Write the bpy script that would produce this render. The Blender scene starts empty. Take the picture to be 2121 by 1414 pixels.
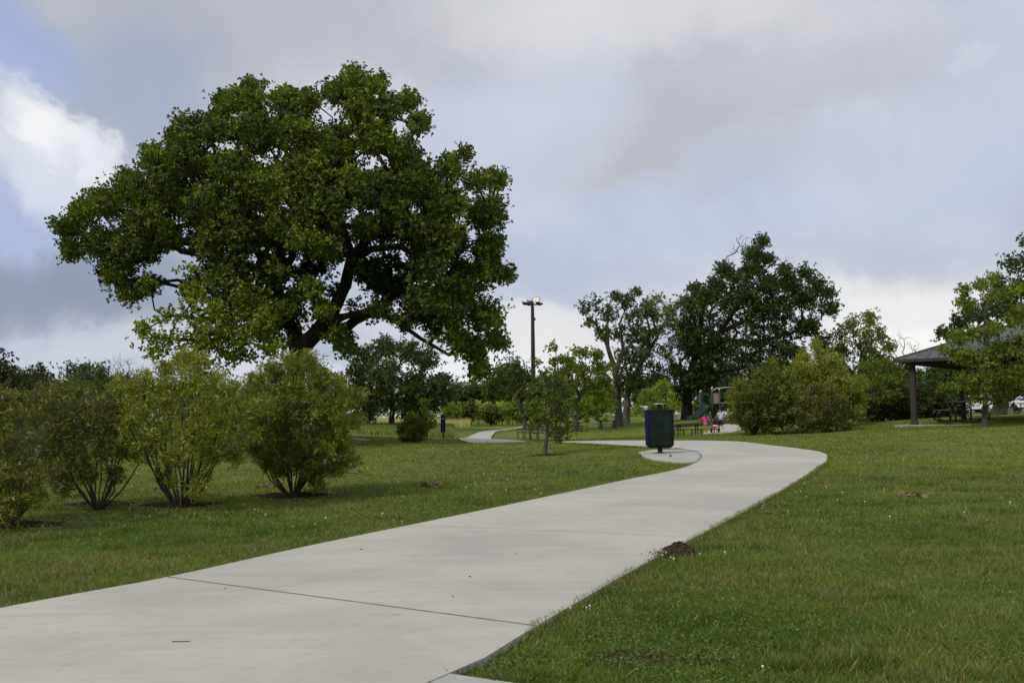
import bpy, math, random
import numpy as np
from mathutils import Matrix, Vector
R = math.radians
rng = np.random.default_rng(11)
random.seed(5)
sc = bpy.context.scene
COL = sc.collection

# ------------------------------------------------------------------ camera
W_, H_, F_ = 2121.0, 1414.0, 2200.0
PITCH, ROLL, CAMZ = 4.03, -0.6, 1.25
cam = bpy.data.cameras.new("camera")
camo = bpy.data.objects.new("camera", cam)
COL.objects.link(camo)
cam.sensor_width = 36.0
cam.lens = 36.0 * F_ / W_
cam.clip_end = 6000
cam.dof.use_dof = True
cam.dof.focus_distance = 38
cam.dof.aperture_fstop = 8
CM = Matrix.Translation((0, 0, CAMZ)) @ Matrix.Rotation(R(90 + PITCH), 4, 'X') @ Matrix.Rotation(R(ROLL), 4, 'Z')
camo.matrix_world = CM
sc.camera = camo
CR = np.array(CM.to_3x3())
CP = np.array([0, 0, CAMZ])

def ray(px, py):
    v = CR @ np.array([(px - W_ / 2) / F_, (H_ / 2 - py) / F_, -1.0])
    return v
def at(px, py, Y):
    """world point seen at pixel (px,py) of the photograph at forward distance Y"""
    v = ray(px, py)
    return CP + v * (Y / v[1])
def proj(p):
    q = CR.T @ (np.asarray(p) - CP)
    return W_ / 2 - q[0] / q[2] * F_, H_ / 2 + q[1] / q[2] * F_

# ------------------------------------------------------------------ sky and sun
SUN_EL, SUN_AZ = 38.0, 222.0           # degrees; azimuth clockwise from +Y
world = bpy.data.worlds.new("World"); sc.world = world
world.use_nodes = True
nt = world.node_tree; nt.nodes.clear()
def N(t, **k):
    n = nt.nodes.new(t)
    for a, b in k.items(): setattr(n, a, b)
    return n
L = lambda a, b: nt.links.new(a, b)
def sock(x, inp):
    if isinstance(x, (int, float)): inp.default_value = x
    elif isinstance(x, (tuple, list)): inp.default_value = tuple(x) + ((1,) if len(inp.default_value) == 4 and len(x) == 3 else ())
    else: L(x, inp)
def math_(op, a, b=0.0, c=None, clamp=False):
    n = N('ShaderNodeMath', operation=op, use_clamp=clamp); sock(a, n.inputs[0]); sock(b, n.inputs[1])
    if c is not None: sock(c, n.inputs[2])
    return n.outputs[0]
def mixc(f, a, b):
    n = N('ShaderNodeMix', data_type='RGBA'); sock(f, n.inputs[0]); sock(a, n.inputs[6]); sock(b, n.inputs[7]); return n.outputs[2]
def smooth(x, lo, hi):
    n = N('ShaderNodeMapRange', interpolation_type='SMOOTHSTEP'); sock(x, n.inputs[0]); n.inputs[1].default_value = lo; n.inputs[2].default_value = hi
    return n.outputs[0]
tc = N('ShaderNodeTexCoord'); D = tc.outputs['Generated']
sep = N('ShaderNodeSeparateXYZ'); L(D, sep.inputs[0])
dz = math_('MAXIMUM', sep.outputs[2], 0.0)
inv = math_('DIVIDE', 1.0, math_('ADD', dz, 0.22))
cx = math_('MULTIPLY', sep.outputs[0], inv); cy = math_('MULTIPLY', sep.outputs[1], inv)
cmb = N('ShaderNodeCombineXYZ'); L(cx, cmb.inputs[0]); L(cy, cmb.inputs[1])
def noise(vec, scale, detail=5, rough=.55, dist=0.0, off=(0, 0, 0)):
    m = N('ShaderNodeVectorMath', operation='ADD'); L(vec, m.inputs[0]); m.inputs[1].default_value = off
    n = N('ShaderNodeTexNoise'); n.noise_dimensions = '3D'; L(m.outputs[0], n.inputs['Vector'])
    n.inputs['Scale'].default_value = scale; n.inputs['Detail'].default_value = detail
    n.inputs['Roughness'].default_value = rough; n.inputs['Distortion'].default_value = dist
    return n
big = noise(cmb.outputs[0], 1.25, 4, .5, .35, (3.1, 1.7, 0)).outputs[0]
mid = noise(D, 3.8, 6, .55, .35, (1.1, 4.2, .6)).outputs[0]
fine = noise(D, 11, 6, .6, .2, (.3, 2.2, .6)).outputs[0]
c = mixc(smooth(big, .40, .62), (.43, .485, .62), (.57, .595, .66))
c = mixc(math_('MULTIPLY', smooth(mid, .44, .60), .5), c, (.70, .72, .79))
c = mixc(math_('MULTIPLY', smooth(fine, .42, .66), .35), c, (.78, .79, .85))
# broad masses of the cloud deck, each placed by its direction
warp = noise(D, 5.5, 6, .62, .2, (7, 3, 1))
wv = N('ShaderNodeVectorMath', operation='SUBTRACT'); L(warp.outputs[1], wv.inputs[0]); wv.inputs[1].default_value = (.5, .5, .5)
ws = N('ShaderNodeVectorMath', operation='SCALE'); L(wv.outputs[0], ws.inputs[0]); ws.inputs['Scale'].default_value = .16
wd = N('ShaderNodeVectorMath', operation='ADD'); L(D, wd.inputs[0]); L(ws.outputs[0], wd.inputs[1])
def patch(c, px, py, rx, ry, col, amt, rot=0, soft=.25):
    """elliptical cloud mass centred on the direction of a pixel; rx, ry in photo pixels"""
    v = ray(px, py); v = v / np.linalg.norm(v)
    right = np.cross(v, [0, 0, 1]); right /= np.linalg.norm(right); up = np.cross(right, v)
    a = R(rot); u = (right * math.cos(a) + up * math.sin(a)) / (rx / F_); w = (-right * math.sin(a) + up * math.cos(a)) / (ry / F_)
    s = N('ShaderNodeVectorMath', operation='SUBTRACT'); L(wd.outputs[0], s.inputs[0]); s.inputs[1].default_value = tuple(v)
    d1 = N('ShaderNodeVectorMath', operation='DOT_PRODUCT'); L(s.outputs[0], d1.inputs[0]); d1.inputs[1].default_value = tuple(u)
    d2 = N('ShaderNodeVectorMath', operation='DOT_PRODUCT'); L(s.outputs[0], d2.inputs[0]); d2.inputs[1].default_value = tuple(w)
    d3 = N('ShaderNodeVectorMath', operation='DOT_PRODUCT'); L(s.outputs[0], d3.inputs[0]); d3.inputs[1].default_value = tuple(v * 2)
    r = math_('ADD', math_('ADD', math_('MULTIPLY', d1.outputs['Value'], d1.outputs['Value']), math_('MULTIPLY', d2.outputs['Value'], d2.outputs['Value'])), math_('MULTIPLY', d3.outputs['Value'], d3.outputs['Value']))
    f = math_('MULTIPLY', math_('SUBTRACT', 1.0, smooth(r, soft, 1.6)), amt)
    return mixc(f, c, col)
PATCHES = [
    (500, 30, 560, 130, (.485, .49, .53), .75, -4, 0), (1400, 270, 300, 80, (.50, .495, .515), .75, 8, 0),
    (1650, 110, 420, 110, (.56, .56, .60), .6, 0, 0),
    (300, 190, 190, 150, (.38, .43, .55), .9, 10, 0),
    (30, 60, 160, 90, (.33, .42, .72), .7, -30, 0),
    (60, 450, 260, 110, (.42, .49, .72), .85, -10, 0),
    (70, 590, 420, 80, (.27, .31, .42), .9, 3, 0),
    (100, 745, 500, 45, (.62, .66, .76), .7, 0, 0),
    (1500, 430, 500, 110, (.50, .57, .75), .6, 5, 0), (1000, 350, 150, 220, (.55, .60, .76), .5, 0, 0),
    (1850, 520, 300, 60, (.52, .57, .70), .7, 8, 0),
    (1180, 560, 260, 50, (.50, .55, .69), .7, 0, 0),
    (1160, 690, 170, 80, (.86, .85, .84), .85, 0, 0),
    (1860, 690, 210, 90, (.90, .89, .88), .95, 8, 0), (1950, 740, 200, 40, (1.0, .99, .97), .9, 0, 0),
    (950, 770, 420, 55, (.90, .92, .96), .9, 0, 0), (1000, 520, 240, 60, (.48, .53, .66), .6, 0, 0), (1650, 330, 170, 50, (.50, .52, .58), .6, 10, 0),
    (1320, 20, 420, 110, (.78, .77, .77), .75, 0, 0), (1900, 330, 260, 150, (.66, .70, .80), .5, 0, 0), (1130, 230, 190, 120, (.62, .67, .78), .6, 20, 0), (2050, 200, 150, 260, (.55, .60, .75), .5, 0, 0),
    (1995, 105, 50, 18, (.72, .74, .82), .35, 0, 0),
    (95, 330, 160, 75, (.74, .78, .87), .85, -45, 0), (75, 230, 90, 42, (1.0, 1.0, .99), .9, -50, -.3),
    (170, 315, 85, 42, (.88, .89, .92), .75, -48, .1),
]
for p in PATCHES:
    c = patch(c, p[0], p[1], p[2], p[3], p[4], p[5], p[6], p[7])
# an overcast sky is brighter overhead than near the horizon
zen = math_('ADD', 1.0, math_('MULTIPLY', smooth(sep.outputs[2], .42, .95), .70))
sc_ = N('ShaderNodeVectorMath', operation='SCALE'); L(c, sc_.inputs[0]); L(zen, sc_.inputs['Scale'])
sky = N('ShaderNodeTexSky', sky_type='NISHITA', sun_disc=False, sun_elevation=R(SUN_EL), sun_rotation=R(SUN_AZ))
b1 = N('ShaderNodeBackground'); L(sky.outputs[0], b1.inputs[0]); b1.inputs[1].default_value = .08
b2 = N('ShaderNodeBackground'); L(sc_.outputs[0], b2.inputs[0]); b2.inputs[1].default_value = 1.0
ms = N('ShaderNodeMixShader'); ms.inputs[0].default_value = .93; L(b1.outputs[0], ms.inputs[1]); L(b2.outputs[0], ms.inputs[2])
wo = N('ShaderNodeOutputWorld'); L(ms.outputs[0], wo.inputs[0])
world.cycles.sampling_method = 'MANUAL'; world.cycles.sample_map_resolution = 512

sun = bpy.data.lights.new("sun", 'SUN'); sun.energy = 2.0; sun.angle = R(9); sun.color = (1, .90, .70)
suno = bpy.data.objects.new("sun", sun); COL.objects.link(suno)
sdir = Vector((math.sin(R(SUN_AZ)) * math.cos(R(SUN_EL)), math.cos(R(SUN_AZ)) * math.cos(R(SUN_EL)), math.sin(R(SUN_EL))))
suno.rotation_euler = (-sdir).to_track_quat('-Z', 'Y').to_euler()
sc.view_settings.view_transform = 'Standard'; sc.view_settings.look = 'None'
sc.view_settings.exposure = 0.0; sc.view_settings.gamma = 1.0
sc.cycles.max_bounces = 6; sc.cycles.diffuse_bounces = 3; sc.cycles.transmission_bounces = 3
sc.cycles.use_adaptive_sampling = True; sc.cycles.use_denoising = True

# ------------------------------------------------------------------ materials
MATS = {}
class NT:
    def __init__(s, name):
        s.m = bpy.data.materials.new(name); s.m.use_nodes = True; s.t = s.m.node_tree; s.t.nodes.clear()
        s.out = s.t.nodes.new('ShaderNodeOutputMaterial')
    def n(s, t, ins=None, **k):
        x = s.t.nodes.new(t)
        for a, b in k.items(): setattr(x, a, b)
        for a, b in (ins or {}).items(): s.set(x.inputs[a], b)
        return x
    def set(s, i, v):
        if hasattr(v, 'is_linked') or isinstance(v, bpy.types.NodeSocket): s.t.links.new(v, i)
        elif isinstance(v, (tuple, list)) and len(v) == 3 and len(i.default_value) == 4: i.default_value = (*v, 1)
        else: i.default_value = v
    def mix(s, f, a, b):
        x = s.t.nodes.new('ShaderNodeMix'); x.data_type = 'RGBA'; s.set(x.inputs[0], f); s.set(x.inputs[6], a); s.set(x.inputs[7], b); return x.outputs[2]
    def noise(s, scale, detail=4, rough=.55, vec=None, dist=0):
        if vec is None: vec = s.n('ShaderNodeTexCoord').outputs['Object']
        return s.n('ShaderNodeTexNoise', {'Vector': vec, 'Scale': scale, 'Detail': detail, 'Roughness': rough, 'Distortion': dist}).outputs[0]
    def ramp(s, x, lo, hi):
        return s.n('ShaderNodeMapRange', {0: x, 1: lo, 2: hi}, interpolation_type='SMOOTHSTEP').outputs[0]
    def bump(s, h, st, dist=.02):
        return s.n('ShaderNodeBump', {'Height': h, 'Strength': st, 'Distance': dist}).outputs[0]
    def finish(s, sh): s.t.links.new(sh, s.out.inputs[0]); MATS[s.m.name] = s.m; return s.m

def leaf_mat(name, dark, light, trans=.3, gloss=.025, rough=.5):
    s = NT(name)
    a = s.n('ShaderNodeAttribute', attribute_name='tint')
    col = s.mix(a.outputs['Fac'], dark, light)
    tcol = s.mix(.5, col, (light[0] * 1.5, light[1] * 1.5, light[2] * .8))
    d = s.n('ShaderNodeBsdfDiffuse', {'Color': col}); t = s.n('ShaderNodeBsdfTranslucent', {'Color': tcol})
    g = s.n('ShaderNodeBsdfGlossy', {'Color': (.8, .85, .9), 'Roughness': rough})
    m1 = s.n('ShaderNodeMixShader', {0: trans, 1: d.outputs[0], 2: t.outputs[0]})
    m2 = s.n('ShaderNodeMixShader', {0: gloss, 1: m1.outputs[0], 2: g.outputs[0]})
    return s.finish(m2.outputs[0])
def plain(name, col, rough=.5, metal=0.0, var=.15, scale=6, bump=.1, bscale=40, spec=.35):
    s = NT(name)
    f = s.noise(scale, 5)
    c2 = tuple(x * (1 - var * 1.6) for x in col); c1 = tuple(min(1, x * (1 + var)) for x in col)
    p = s.n('ShaderNodeBsdfPrincipled', {'Base Color': s.mix(s.ramp(f, .3, .7), c2, c1), 'Roughness': rough, 'Metallic': metal, 'Specular IOR Level': spec})
    if bump: p.inputs['Normal'].default_value; s.t.links.new(s.bump(s.noise(bscale, 4), bump), p.inputs['Normal'])
    return s.finish(p.outputs[0])
def bark_mat(name, c1, c2, scale=5):
    s = NT(name)
    tcx = s.n('ShaderNodeTexCoord').outputs['Object']
    mp = s.n('ShaderNodeMapping', {'Vector': tcx, 'Scale': (1, 1, .22)})
    f = s.noise(scale, 6, .65, mp.outputs[0], .5)
    p = s.n('ShaderNodeBsdfPrincipled', {'Base Color': s.mix(s.ramp(f, .35, .65), c1, c2), 'Roughness': .9, 'Specular IOR Level': .2})
    s.t.links.new(s.bump(f, .6, .05), p.inputs['Normal'])
    return s.finish(p.outputs[0])

leaf_mat('oak_leaves', (.014, .033, .003), (.215, .275, .012), .22)
leaf_mat('dark_leaves', (.018, .034, .006), (.085, .122, .016), .24)
leaf_mat('grey_leaves', (.026, .042, .010), (.100, .135, .026), .22)
leaf_mat('mid_leaves', (.042, .070, .005), (.230, .285, .022), .28)
leaf_mat('bright_leaves', (.090, .150, .012), (.27, .36, .035), .38)
leaf_mat('shrub_leaves', (.038, .052, .003), (.320, .350, .018), .24, .04)
leaf_mat('olive_leaves', (.036, .044, .004), (.250, .260, .018), .24, .04)
leaf_mat('sunlit_leaves', (.22, .26, .04), (.50, .52, .12), .4)  # sunlight on the far bushes is mixed into this leaf colour
leaf_mat('hedge_leaves', (.024, .034, .006), (.085, .098, .018), .2)
leaf_mat('grass_blades', (.042, .090, .007), (.255, .295, .046), .28, .03)
leaf_mat('dry_blades', (.10, .085, .035), (.27, .23, .11), .25, .02)
leaf_mat('sunlit_grass_blades', (.26, .26, .07), (.56, .54, .22), .35, .02)  # dry blades brightened, the sun on the meadow painted into their colour
leaf_mat('litter_leaves', (.08, .055, .03), (.24, .17, .10), .15)
bark_mat('oak_bark', (.018, .015, .012), (.060, .050, .040))
bark_mat('grey_bark', (.045, .042, .038), (.13, .12, .11), 8)
bark_mat('twig_bark', (.035, .030, .024), (.10, .085, .07), 10)
bark_mat('bare_bark', (.16, .15, .14), (.28, .26, .25), 10)
plain('bin_green', (.009, .017, .013), .7, 0, .2, 4, .02, spec=.12)
plain('bin_blue', (.005, .010, .060), .7, 0, .2, 4, .02, spec=.15)
plain('bin_black', (.012, .013, .018), .5, 0, .2)
plain('bin_lid', (.42, .44, .44), .3, .3, .2)
plain('label_pale', (.45, .62, .52), .5, 0, .05)
plain('black_metal', (.014, .015, .020), .4, .0, .2, 8, .05)
plain('brown_paint', (.034, .025, .026), .55, 0, .15, 3, .05)
plain('navy_post', (.014, .020, .055), .5, 0, .15)
plain('galvanised', (.30, .33, .38), .4, .6, .2)
plain('bench_slats', (.085, .085, .095), .7, 0, .25, 12, .2)
plain('roof_green', (.062, .074, .066), .55, 0, .12, 1.2, .03)
plain('soffit', (.060, .040, .030), .8, 0, .2)
plain('slide_green', (.010, .036, .030), .4, 0, .15)
plain('play_blue', (.035, .045, .085), .45, 0, .15)
plain('play_tan', (.22, .17, .13), .6, 0, .15)
plain('play_silver', (.45, .45, .46), .4, .4, .1)
plain('timber', (.055, .035, .028), .85, 0, .3, 3, .4)
plain('white_paint', (.70, .71, .72), .25, 0, .03, 2, 0)
plain('car_red', (.30, .025, .012), .25, 0, .05, 2, 0)
plain('car_blue', (.03, .04, .10), .25, 0, .05, 2, 0)
plain('car_silver', (.34, .35, .36), .25, .3, .05, 2, 0)
plain('glass_dark', (.03, .035, .045), .08, 0, .05, 2, 0)
plain('rubber', (.012, .012, .012), .8, 0, .2)
plain('lamp_red', (.35, .01, .01), .2, 0, .05, 2, 0)
plain('lamp_clear', (.6, .62, .62), .15, 0, .05, 2, 0)
plain('skin', (.36, .20, .14), .55, 0, .06, 8, 0)
plain('hair', (.014, .010, .009), .6, 0, .2, 20, .2)
plain('pink_cloth', (.62, .035, .24), .85, 0, .1, 6, .2)
plain('blue_cloth', (.42, .48, .66), .9, 0, .1, 6, .2)
plain('navy_cloth', (.020, .024, .045), .9, 0, .15, 6, .2)
plain('grey_cloth', (.22, .26, .24), .9, 0, .15, 6, .2)
plain('white_cloth', (.66, .66, .70), .8, 0, .1, 6, .1)
plain('red_cloth', (.20, .035, .025), .8, 0, .15, 6, .1)
plain('pole_wood', (.022, .020, .021), .85, 0, .3, 2, .3)
plain('lamp_housing', (.045, .047, .05), .5, .2, .2)
plain('lamp_glass', (.36, .38, .34), .25, 0, .1)
plain('dirt', (.045, .030, .020), .95, 0, .35, 30, .9, 60, .1)
plain('mulch', (.050, .028, .018), .95, 0, .4, 18, 1.0, 70, .1)
plain('white_petals', (.70, .70, .62), .8, 0, .08, 20, 0)
plain('brick_wall', (.22, .16, .12), .9, 0, .2, 4, .2)
plain('asphalt', (.06, .06, .06), .9, 0, .2, 2, .3)
plain('fence_paint', (.38, .38, .34), .6, 0, .1)

def concrete(name, base, joints=()):
    s = NT(name)
    o = s.n('ShaderNodeTexCoord').outputs['Object']
    f1 = s.noise(.55, 5, .6, o, .4); f2 = s.noise(7, 6, .65, o, .3); f3 = s.noise(90, 3, .6, o)
    mp = s.n('ShaderNodeMapping', {'Vector': o, 'Rotation': (0, 0, R(-62)), 'Scale': (1, 9, 1)})
    br = s.noise(5, 4, .6, mp.outputs[0])          # brooming across the slab
    col = s.mix(s.ramp(f1, .3, .72), tuple(x * .84 for x in base), tuple(x * 1.07 for x in base))
    col = s.mix(s.ramp(f2, .52, .78), col, tuple(x * .80 for x in base))
    col = s.mix(s.n('ShaderNodeMath', {0: s.ramp(f3, .45, .75), 1: .16}, operation='MULTIPLY').outputs[0], col, tuple(x * .6 for x in base))
    sp = s.noise(3.2, 2, .5, o)
    v = s.n('ShaderNodeTexVoronoi', {'Vector': o, 'Scale': 1.7, 'Randomness': 1.0})
    spot = s.n('ShaderNodeMath', {0: s.ramp(v.outputs['Distance'], .055, .02), 1: s.ramp(sp, .48, .56)}, operation='MULTIPLY').outputs[0]
    col = s.mix(s.n('ShaderNodeMath', {0: spot, 1: .55}, operation='MULTIPLY').outputs[0], col, tuple(x * .45 for x in base))
    mp2 = s.n('ShaderNodeMapping', {'Vector': o, 'Rotation': (0, 0, R(-58)), 'Scale': (.35, 5.5, 1)})
    st = s.noise(1.6, 5, .6, mp2.outputs[0], .8)
    col = s.mix(s.n('ShaderNodeMath', {0: s.ramp(st, .50, .72), 1: .55}, operation='MULTIPLY').outputs[0], col, tuple(x * .80 for x in base))
    col = s.mix(s.n('ShaderNodeMath', {0: s.ramp(st, .46, .30), 1: .5}, operation='MULTIPLY').outputs[0], col, tuple(min(1, x * 1.13) for x in base))
    p = s.n('ShaderNodeBsdfPrincipled', {'Base Color': col, 'Roughness': .85, 'Specular IOR Level': .3})
    h = s.n('ShaderNodeMath', {0: f3, 1: br}, operation='ADD').outputs[0]
    s.t.links.new(s.bump(h, .25, .01), p.inputs['Normal'])
    return s.finish(p.outputs[0])
concrete('path_concrete', (.420, .400, .350))
concrete('pad_concrete', (.38, .372, .335))
concrete('slab_concrete', (.30, .28, .28))
plain('joint_dark', (.17, .16, .14), .95, 0, .2, 10, .2)
plain('slab_side', (.16, .14, .12), .95, 0, .3, 10, .4)

def lawn_mat():
    s = NT('lawn')
    o = s.n('ShaderNodeTexCoord').outputs['Object']
    n1 = s.noise(.16, 5, .6, o, .6); n2 = s.noise(1.1, 5, .6, o, .5); n3 = s.noise(14, 5, .7, o); n4 = s.noise(.5, 3, .5, o)
    col = s.mix(s.ramp(n2, .3, .7), (.105, .160, .018), (.180, .230, .036))
    col = s.mix(s.ramp(n1, .47, .72), col, (.235, .250, .060))
    col = s.mix(s.n('ShaderNodeMath', {0: s.ramp(n4, .58, .72), 1: .5}, operation='MULTIPLY').outputs[0], col, (.22, .20, .09))
    col = s.mix(s.ramp(n3, .35, .75), s.mix(.5, col, (.055, .07, .012)), col)
    # bare thatch shows between the blades close to the viewer's walk
    p = s.n('ShaderNodeBsdfPrincipled', {'Base Color': col, 'Roughness': .95, 'Specular IOR Level': .1})
    h = s.n('ShaderNodeMath', {0: n3, 1: n2}, operation='ADD').outputs[0]
    s.t.links.new(s.bump(h, .8, .08), p.inputs['Normal'])
    return s.finish(p.outputs[0])
lawn_mat()

# ------------------------------------------------------------------ mesh helpers
class MB:
    def __init__(s): s.v = []; s.f = []
    def add(s, vs, fs):
        k = len(s.v); s.v += [tuple(map(float, v)) for v in vs]; s.f += [tuple(i + k for i in f) for f in fs]; return s
    def box(s, c, d, rz=0, bev=0.0, rx=0):
        x, y, z = (q / 2 for q in d)
        if bev:
            b = min(bev, x * .9, y * .9, z * .9)
            lv = [(-z, x - b, y - b), (-z + b, x, y), (z - b, x, y), (z, x - b, y - b)]
            P = []
            for (zz, xx, yy) in lv: P += [(-xx, -yy, zz), (xx, -yy, zz), (xx, yy, zz), (-xx, yy, zz)]
            Fs = [(3, 2, 1, 0), (12, 13, 14, 15)]
            for l in range(3):
                for i in range(4): Fs.append((l * 4 + i, l * 4 + (i + 1) % 4, l * 4 + 4 + (i + 1) % 4, l * 4 + 4 + i))
        else:
            P = [(-x, -y, -z), (x, -y, -z), (x, y, -z), (-x, y, -z), (-x, -y, z), (x, -y, z), (x, y, z), (-x, y, z)]
            Fs = [(3, 2, 1, 0), (4, 5, 6, 7), (0, 1, 5, 4), (1, 2, 6, 5), (2, 3, 7, 6), (3, 0, 4, 7)]
        m = Matrix.Translation(c) @ Matrix.Rotation(rz, 4, 'Z') @ Matrix.Rotation(rx, 4, 'X')
        return s.add([m @ Vector(p) for p in P], Fs)
    def tube(s, pts, r, n=8, cap=True):
        pts = [Vector(p) for p in pts]; rs = r if isinstance(r, (list, tuple)) else [r] * len(pts)
        V = []; ref = Vector((0, 0, 1))
        for i, p in enumerate(pts):
            t = (pts[min(i + 1, len(pts) - 1)] - pts[max(i - 1, 0)]).normalized()
            a = t.cross(ref if abs(t.dot(ref)) < .93 else Vector((1, 0, 0))).normalized(); b = t.cross(a)
            for k in range(n): V.append(p + (a * math.cos(k * 2 * math.pi / n) + b * math.sin(k * 2 * math.pi / n)) * rs[i])
        Fs = [(i * n + k, i * n + (k + 1) % n, (i + 1) * n + (k + 1) % n, (i + 1) * n + k) for i in range(len(pts) - 1) for k in range(n)]
        if cap: Fs += [tuple(range(n))[::-1], tuple((len(pts) - 1) * n + k for k in range(n))]
        return s.add(V, Fs)
    def lathe(s, prof, c=(0, 0, 0), n=20):
        V = [(c[0] + r * math.cos(k * 2 * math.pi / n), c[1] + r * math.sin(k * 2 * math.pi / n), c[2] + z) for r, z in prof for k in range(n)]
        Fs = [(i * n + k, i * n + (k + 1) % n, (i + 1) * n + (k + 1) % n, (i + 1) * n + k) for i in range(len(prof) - 1) for k in range(n)]
        Fs += [tuple(range(n))[::-1], tuple((len(prof) - 1) * n + k for k in range(n))]
        return s.add(V, Fs)
    def prism(s, poly, z0, z1):
        n = len(poly)
        return s.add([(x, y, z0) for x, y in poly] + [(x, y, z1) for x, y in poly],
                     [tuple(range(n))[::-1], tuple(range(n, 2 * n))] + [(i, (i + 1) % n, n + (i + 1) % n, n + i) for i in range(n)])
    def prof_y(s, poly, y0, y1):   # poly in xz extruded along y
        n = len(poly)
        return s.add([(x, y0, z) for x, z in poly] + [(x, y1, z) for x, z in poly],
                     [tuple(range(n)), tuple(range(n, 2 * n))[::-1]] + [((i + 1) % n, i, n + i, n + (i + 1) % n) for i in range(n)])
    def build(s, name, mat, parent=None, smooth=False):
        me = bpy.data.meshes.new(name); me.from_pydata(s.v, [], s.f); me.update()
        if smooth: me.polygons.foreach_set('use_smooth', [True] * len(me.polygons))
        me.materials.append(MATS[mat])
        o = bpy.data.objects.new(name, me); COL.objects.link(o)
        if parent: o.parent = parent
        return o
def tag(o, label=None, cat=None, group=None, kind=None):
    if label: o['label'] = label
    if cat: o['category'] = cat
    if group: o['group'] = group
    if kind: o['kind'] = kind
    return o
def empty(name, loc, rz=0, label=None, cat=None, group=None):
    o = bpy.data.objects.new(name, None); COL.objects.link(o); o.location = loc; o.rotation_euler = (0, 0, rz); o.empty_display_size = .2
    return tag(o, label, cat, group)
def copy_tree(o, parent=None):
    c = o.copy(); COL.objects.link(c)
    if parent: c.parent = parent
    for ch in [x for x in o.children]: copy_tree(ch, c)
    return c
def poly_mesh(name, V, n, mat, tint=None, parent=None, smooth=False):
    """V: (k*n,3) array of k separate n-gons"""
    V = np.ascontiguousarray(V, dtype=np.float32); k = len(V) // n
    me = bpy.data.meshes.new(name)
    me.vertices.add(len(V)); me.vertices.foreach_set('co', V.ravel())
    me.loops.add(k * n); me.loops.foreach_set('vertex_index', np.arange(k * n, dtype=np.int32))
    me.polygons.add(k); me.polygons.foreach_set('loop_start', np.arange(0, k * n, n, dtype=np.int32))
    me.polygons.foreach_set('loop_total', np.full(k, n, dtype=np.int32))
    if tint is not None:
        a = me.attributes.new('tint', 'FLOAT', 'POINT'); a.data.foreach_set('value', np.repeat(np.clip(tint, 0, 1), n).astype(np.float32))
    me.update(); me.materials.append(MATS[mat])
    o = bpy.data.objects.new(name, me); COL.objects.link(o)
    if parent: o.parent = parent
    return o

# ------------------------------------------------------------------ terrain
ANCH = [(-8, 0, 0), (8, 0, 0), (0, 0, 0), (0, 5, 0), (0, 9, 0), (-5, 12, 0), (5, 9, .02), (-12, 8, 0), (9, 16, .14), (-20, 0, 0), (20, 0, .25),
        (-5, 15, 0), (-3.5, 17, 0), (-7, 13, 0), (-14, 20, 0), (-12, 40, .05), (-30, 30, 0), (2, 15, .06)]
for px, py, Y in [(1365, 940, 25.5), (1127, 943, 28), (1718, 946, 25.5), (1500, 917, 31), (1200, 918.5, 36), (1300, 918, 34), (1060, 918, 42),
                  (1000, 917, 52), (953, 909, 60), (1100, 911, 70), (1020, 896, 80), (1075, 886, 98), (1210, 875, 122), (918, 909, 58),
                  (853, 921, 49), (820, 886, 88), (1258, 887, 95), (1285, 873, 112), (1425, 870, 100), (1490, 896.5, 79), (1425, 904, 67),
                  (1560, 897, 52), (1700, 899, 49), (1800, 880, 54), (1850, 869, 66), (2000, 853, 100), (1885, 881, 46.5), (2040, 887, 42),
                  (2121, 882, 39), (600, 905, 45), (1460, 873, 94), (1900, 925, 29), (2100, 960, 22), (300, 900, 45), (100, 880, 75)]:
    ANCH.append(tuple(at(px, py, Y)))
for x, y, z in [(-150, 150, .4), (0, 180, .7), (150, 180, 1.2), (-60, 110, .3), (0, 400, .8), (300, 400, 1), (-300, 400, .8), (60, 60, 1.0), (60, 20, .7), (-60, 20, 0), (0, -60, 0), (-80, -60, 0), (80, -60, .5), (-300, 0, .2), (300, 0, 1.2)]:
    ANCH.append((x, y, z))
A = np.array(ANCH, float); AP = A[:, :2] / 50.0
def tps(r2): return np.where(r2 > 1e-12, .5 * r2 * np.log(np.maximum(r2, 1e-12)), 0)
n_ = len(A); K = tps(((AP[:, None] - AP[None]) ** 2).sum(-1)) + np.eye(n_) * 2e-3
P_ = np.c_[np.ones(n_), AP]
S = np.zeros((n_ + 3, n_ + 3)); S[:n_, :n_] = K; S[:n_, n_:] = P_; S[n_:, :n_] = P_.T
TW = np.linalg.solve(S, np.r_[A[:, 2], 0, 0, 0])
def hgt(x, y):
    x = np.asarray(x, float); y = np.asarray(y, float); shp = np.broadcast(x, y).shape
    xf = np.broadcast_to(x, shp).ravel(); yf = np.broadcast_to(y, shp).ravel()
    out = np.empty(len(xf))
    for i in range(0, len(xf), 50000):
        q = np.c_[xf[i:i + 50000], yf[i:i + 50000]] / 50.0
        k = tps(((q[:, None] - AP[None]) ** 2).sum(-1))
        out[i:i + 50000] = k @ TW[:n_] + TW[n_] + q @ TW[n_ + 1:]
    r = np.hypot(xf, yf); w = np.clip((r - 250) / 200, 0, 1)
    out = out * (1 - w) + .8 * w
    return out.reshape(shp)
def H(x, y): return float(hgt(x, y))
def g(px, py, lo=3.0, hi=200, lift=0.0):
    """ground point under a pixel (first crossing)"""
    Ys = np.geomspace(lo, hi, 500); v = ray(px, py); P = CP[:, None] + v[:, None] * (Ys / v[1])[None]
    d = P[2] - hgt(P[0], P[1]) - lift; i = np.argmax(d < 0)
    if d[i] >= 0: i = int(np.argmin(d))
    return float(P[0, i]), float(P[1, i])
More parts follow.
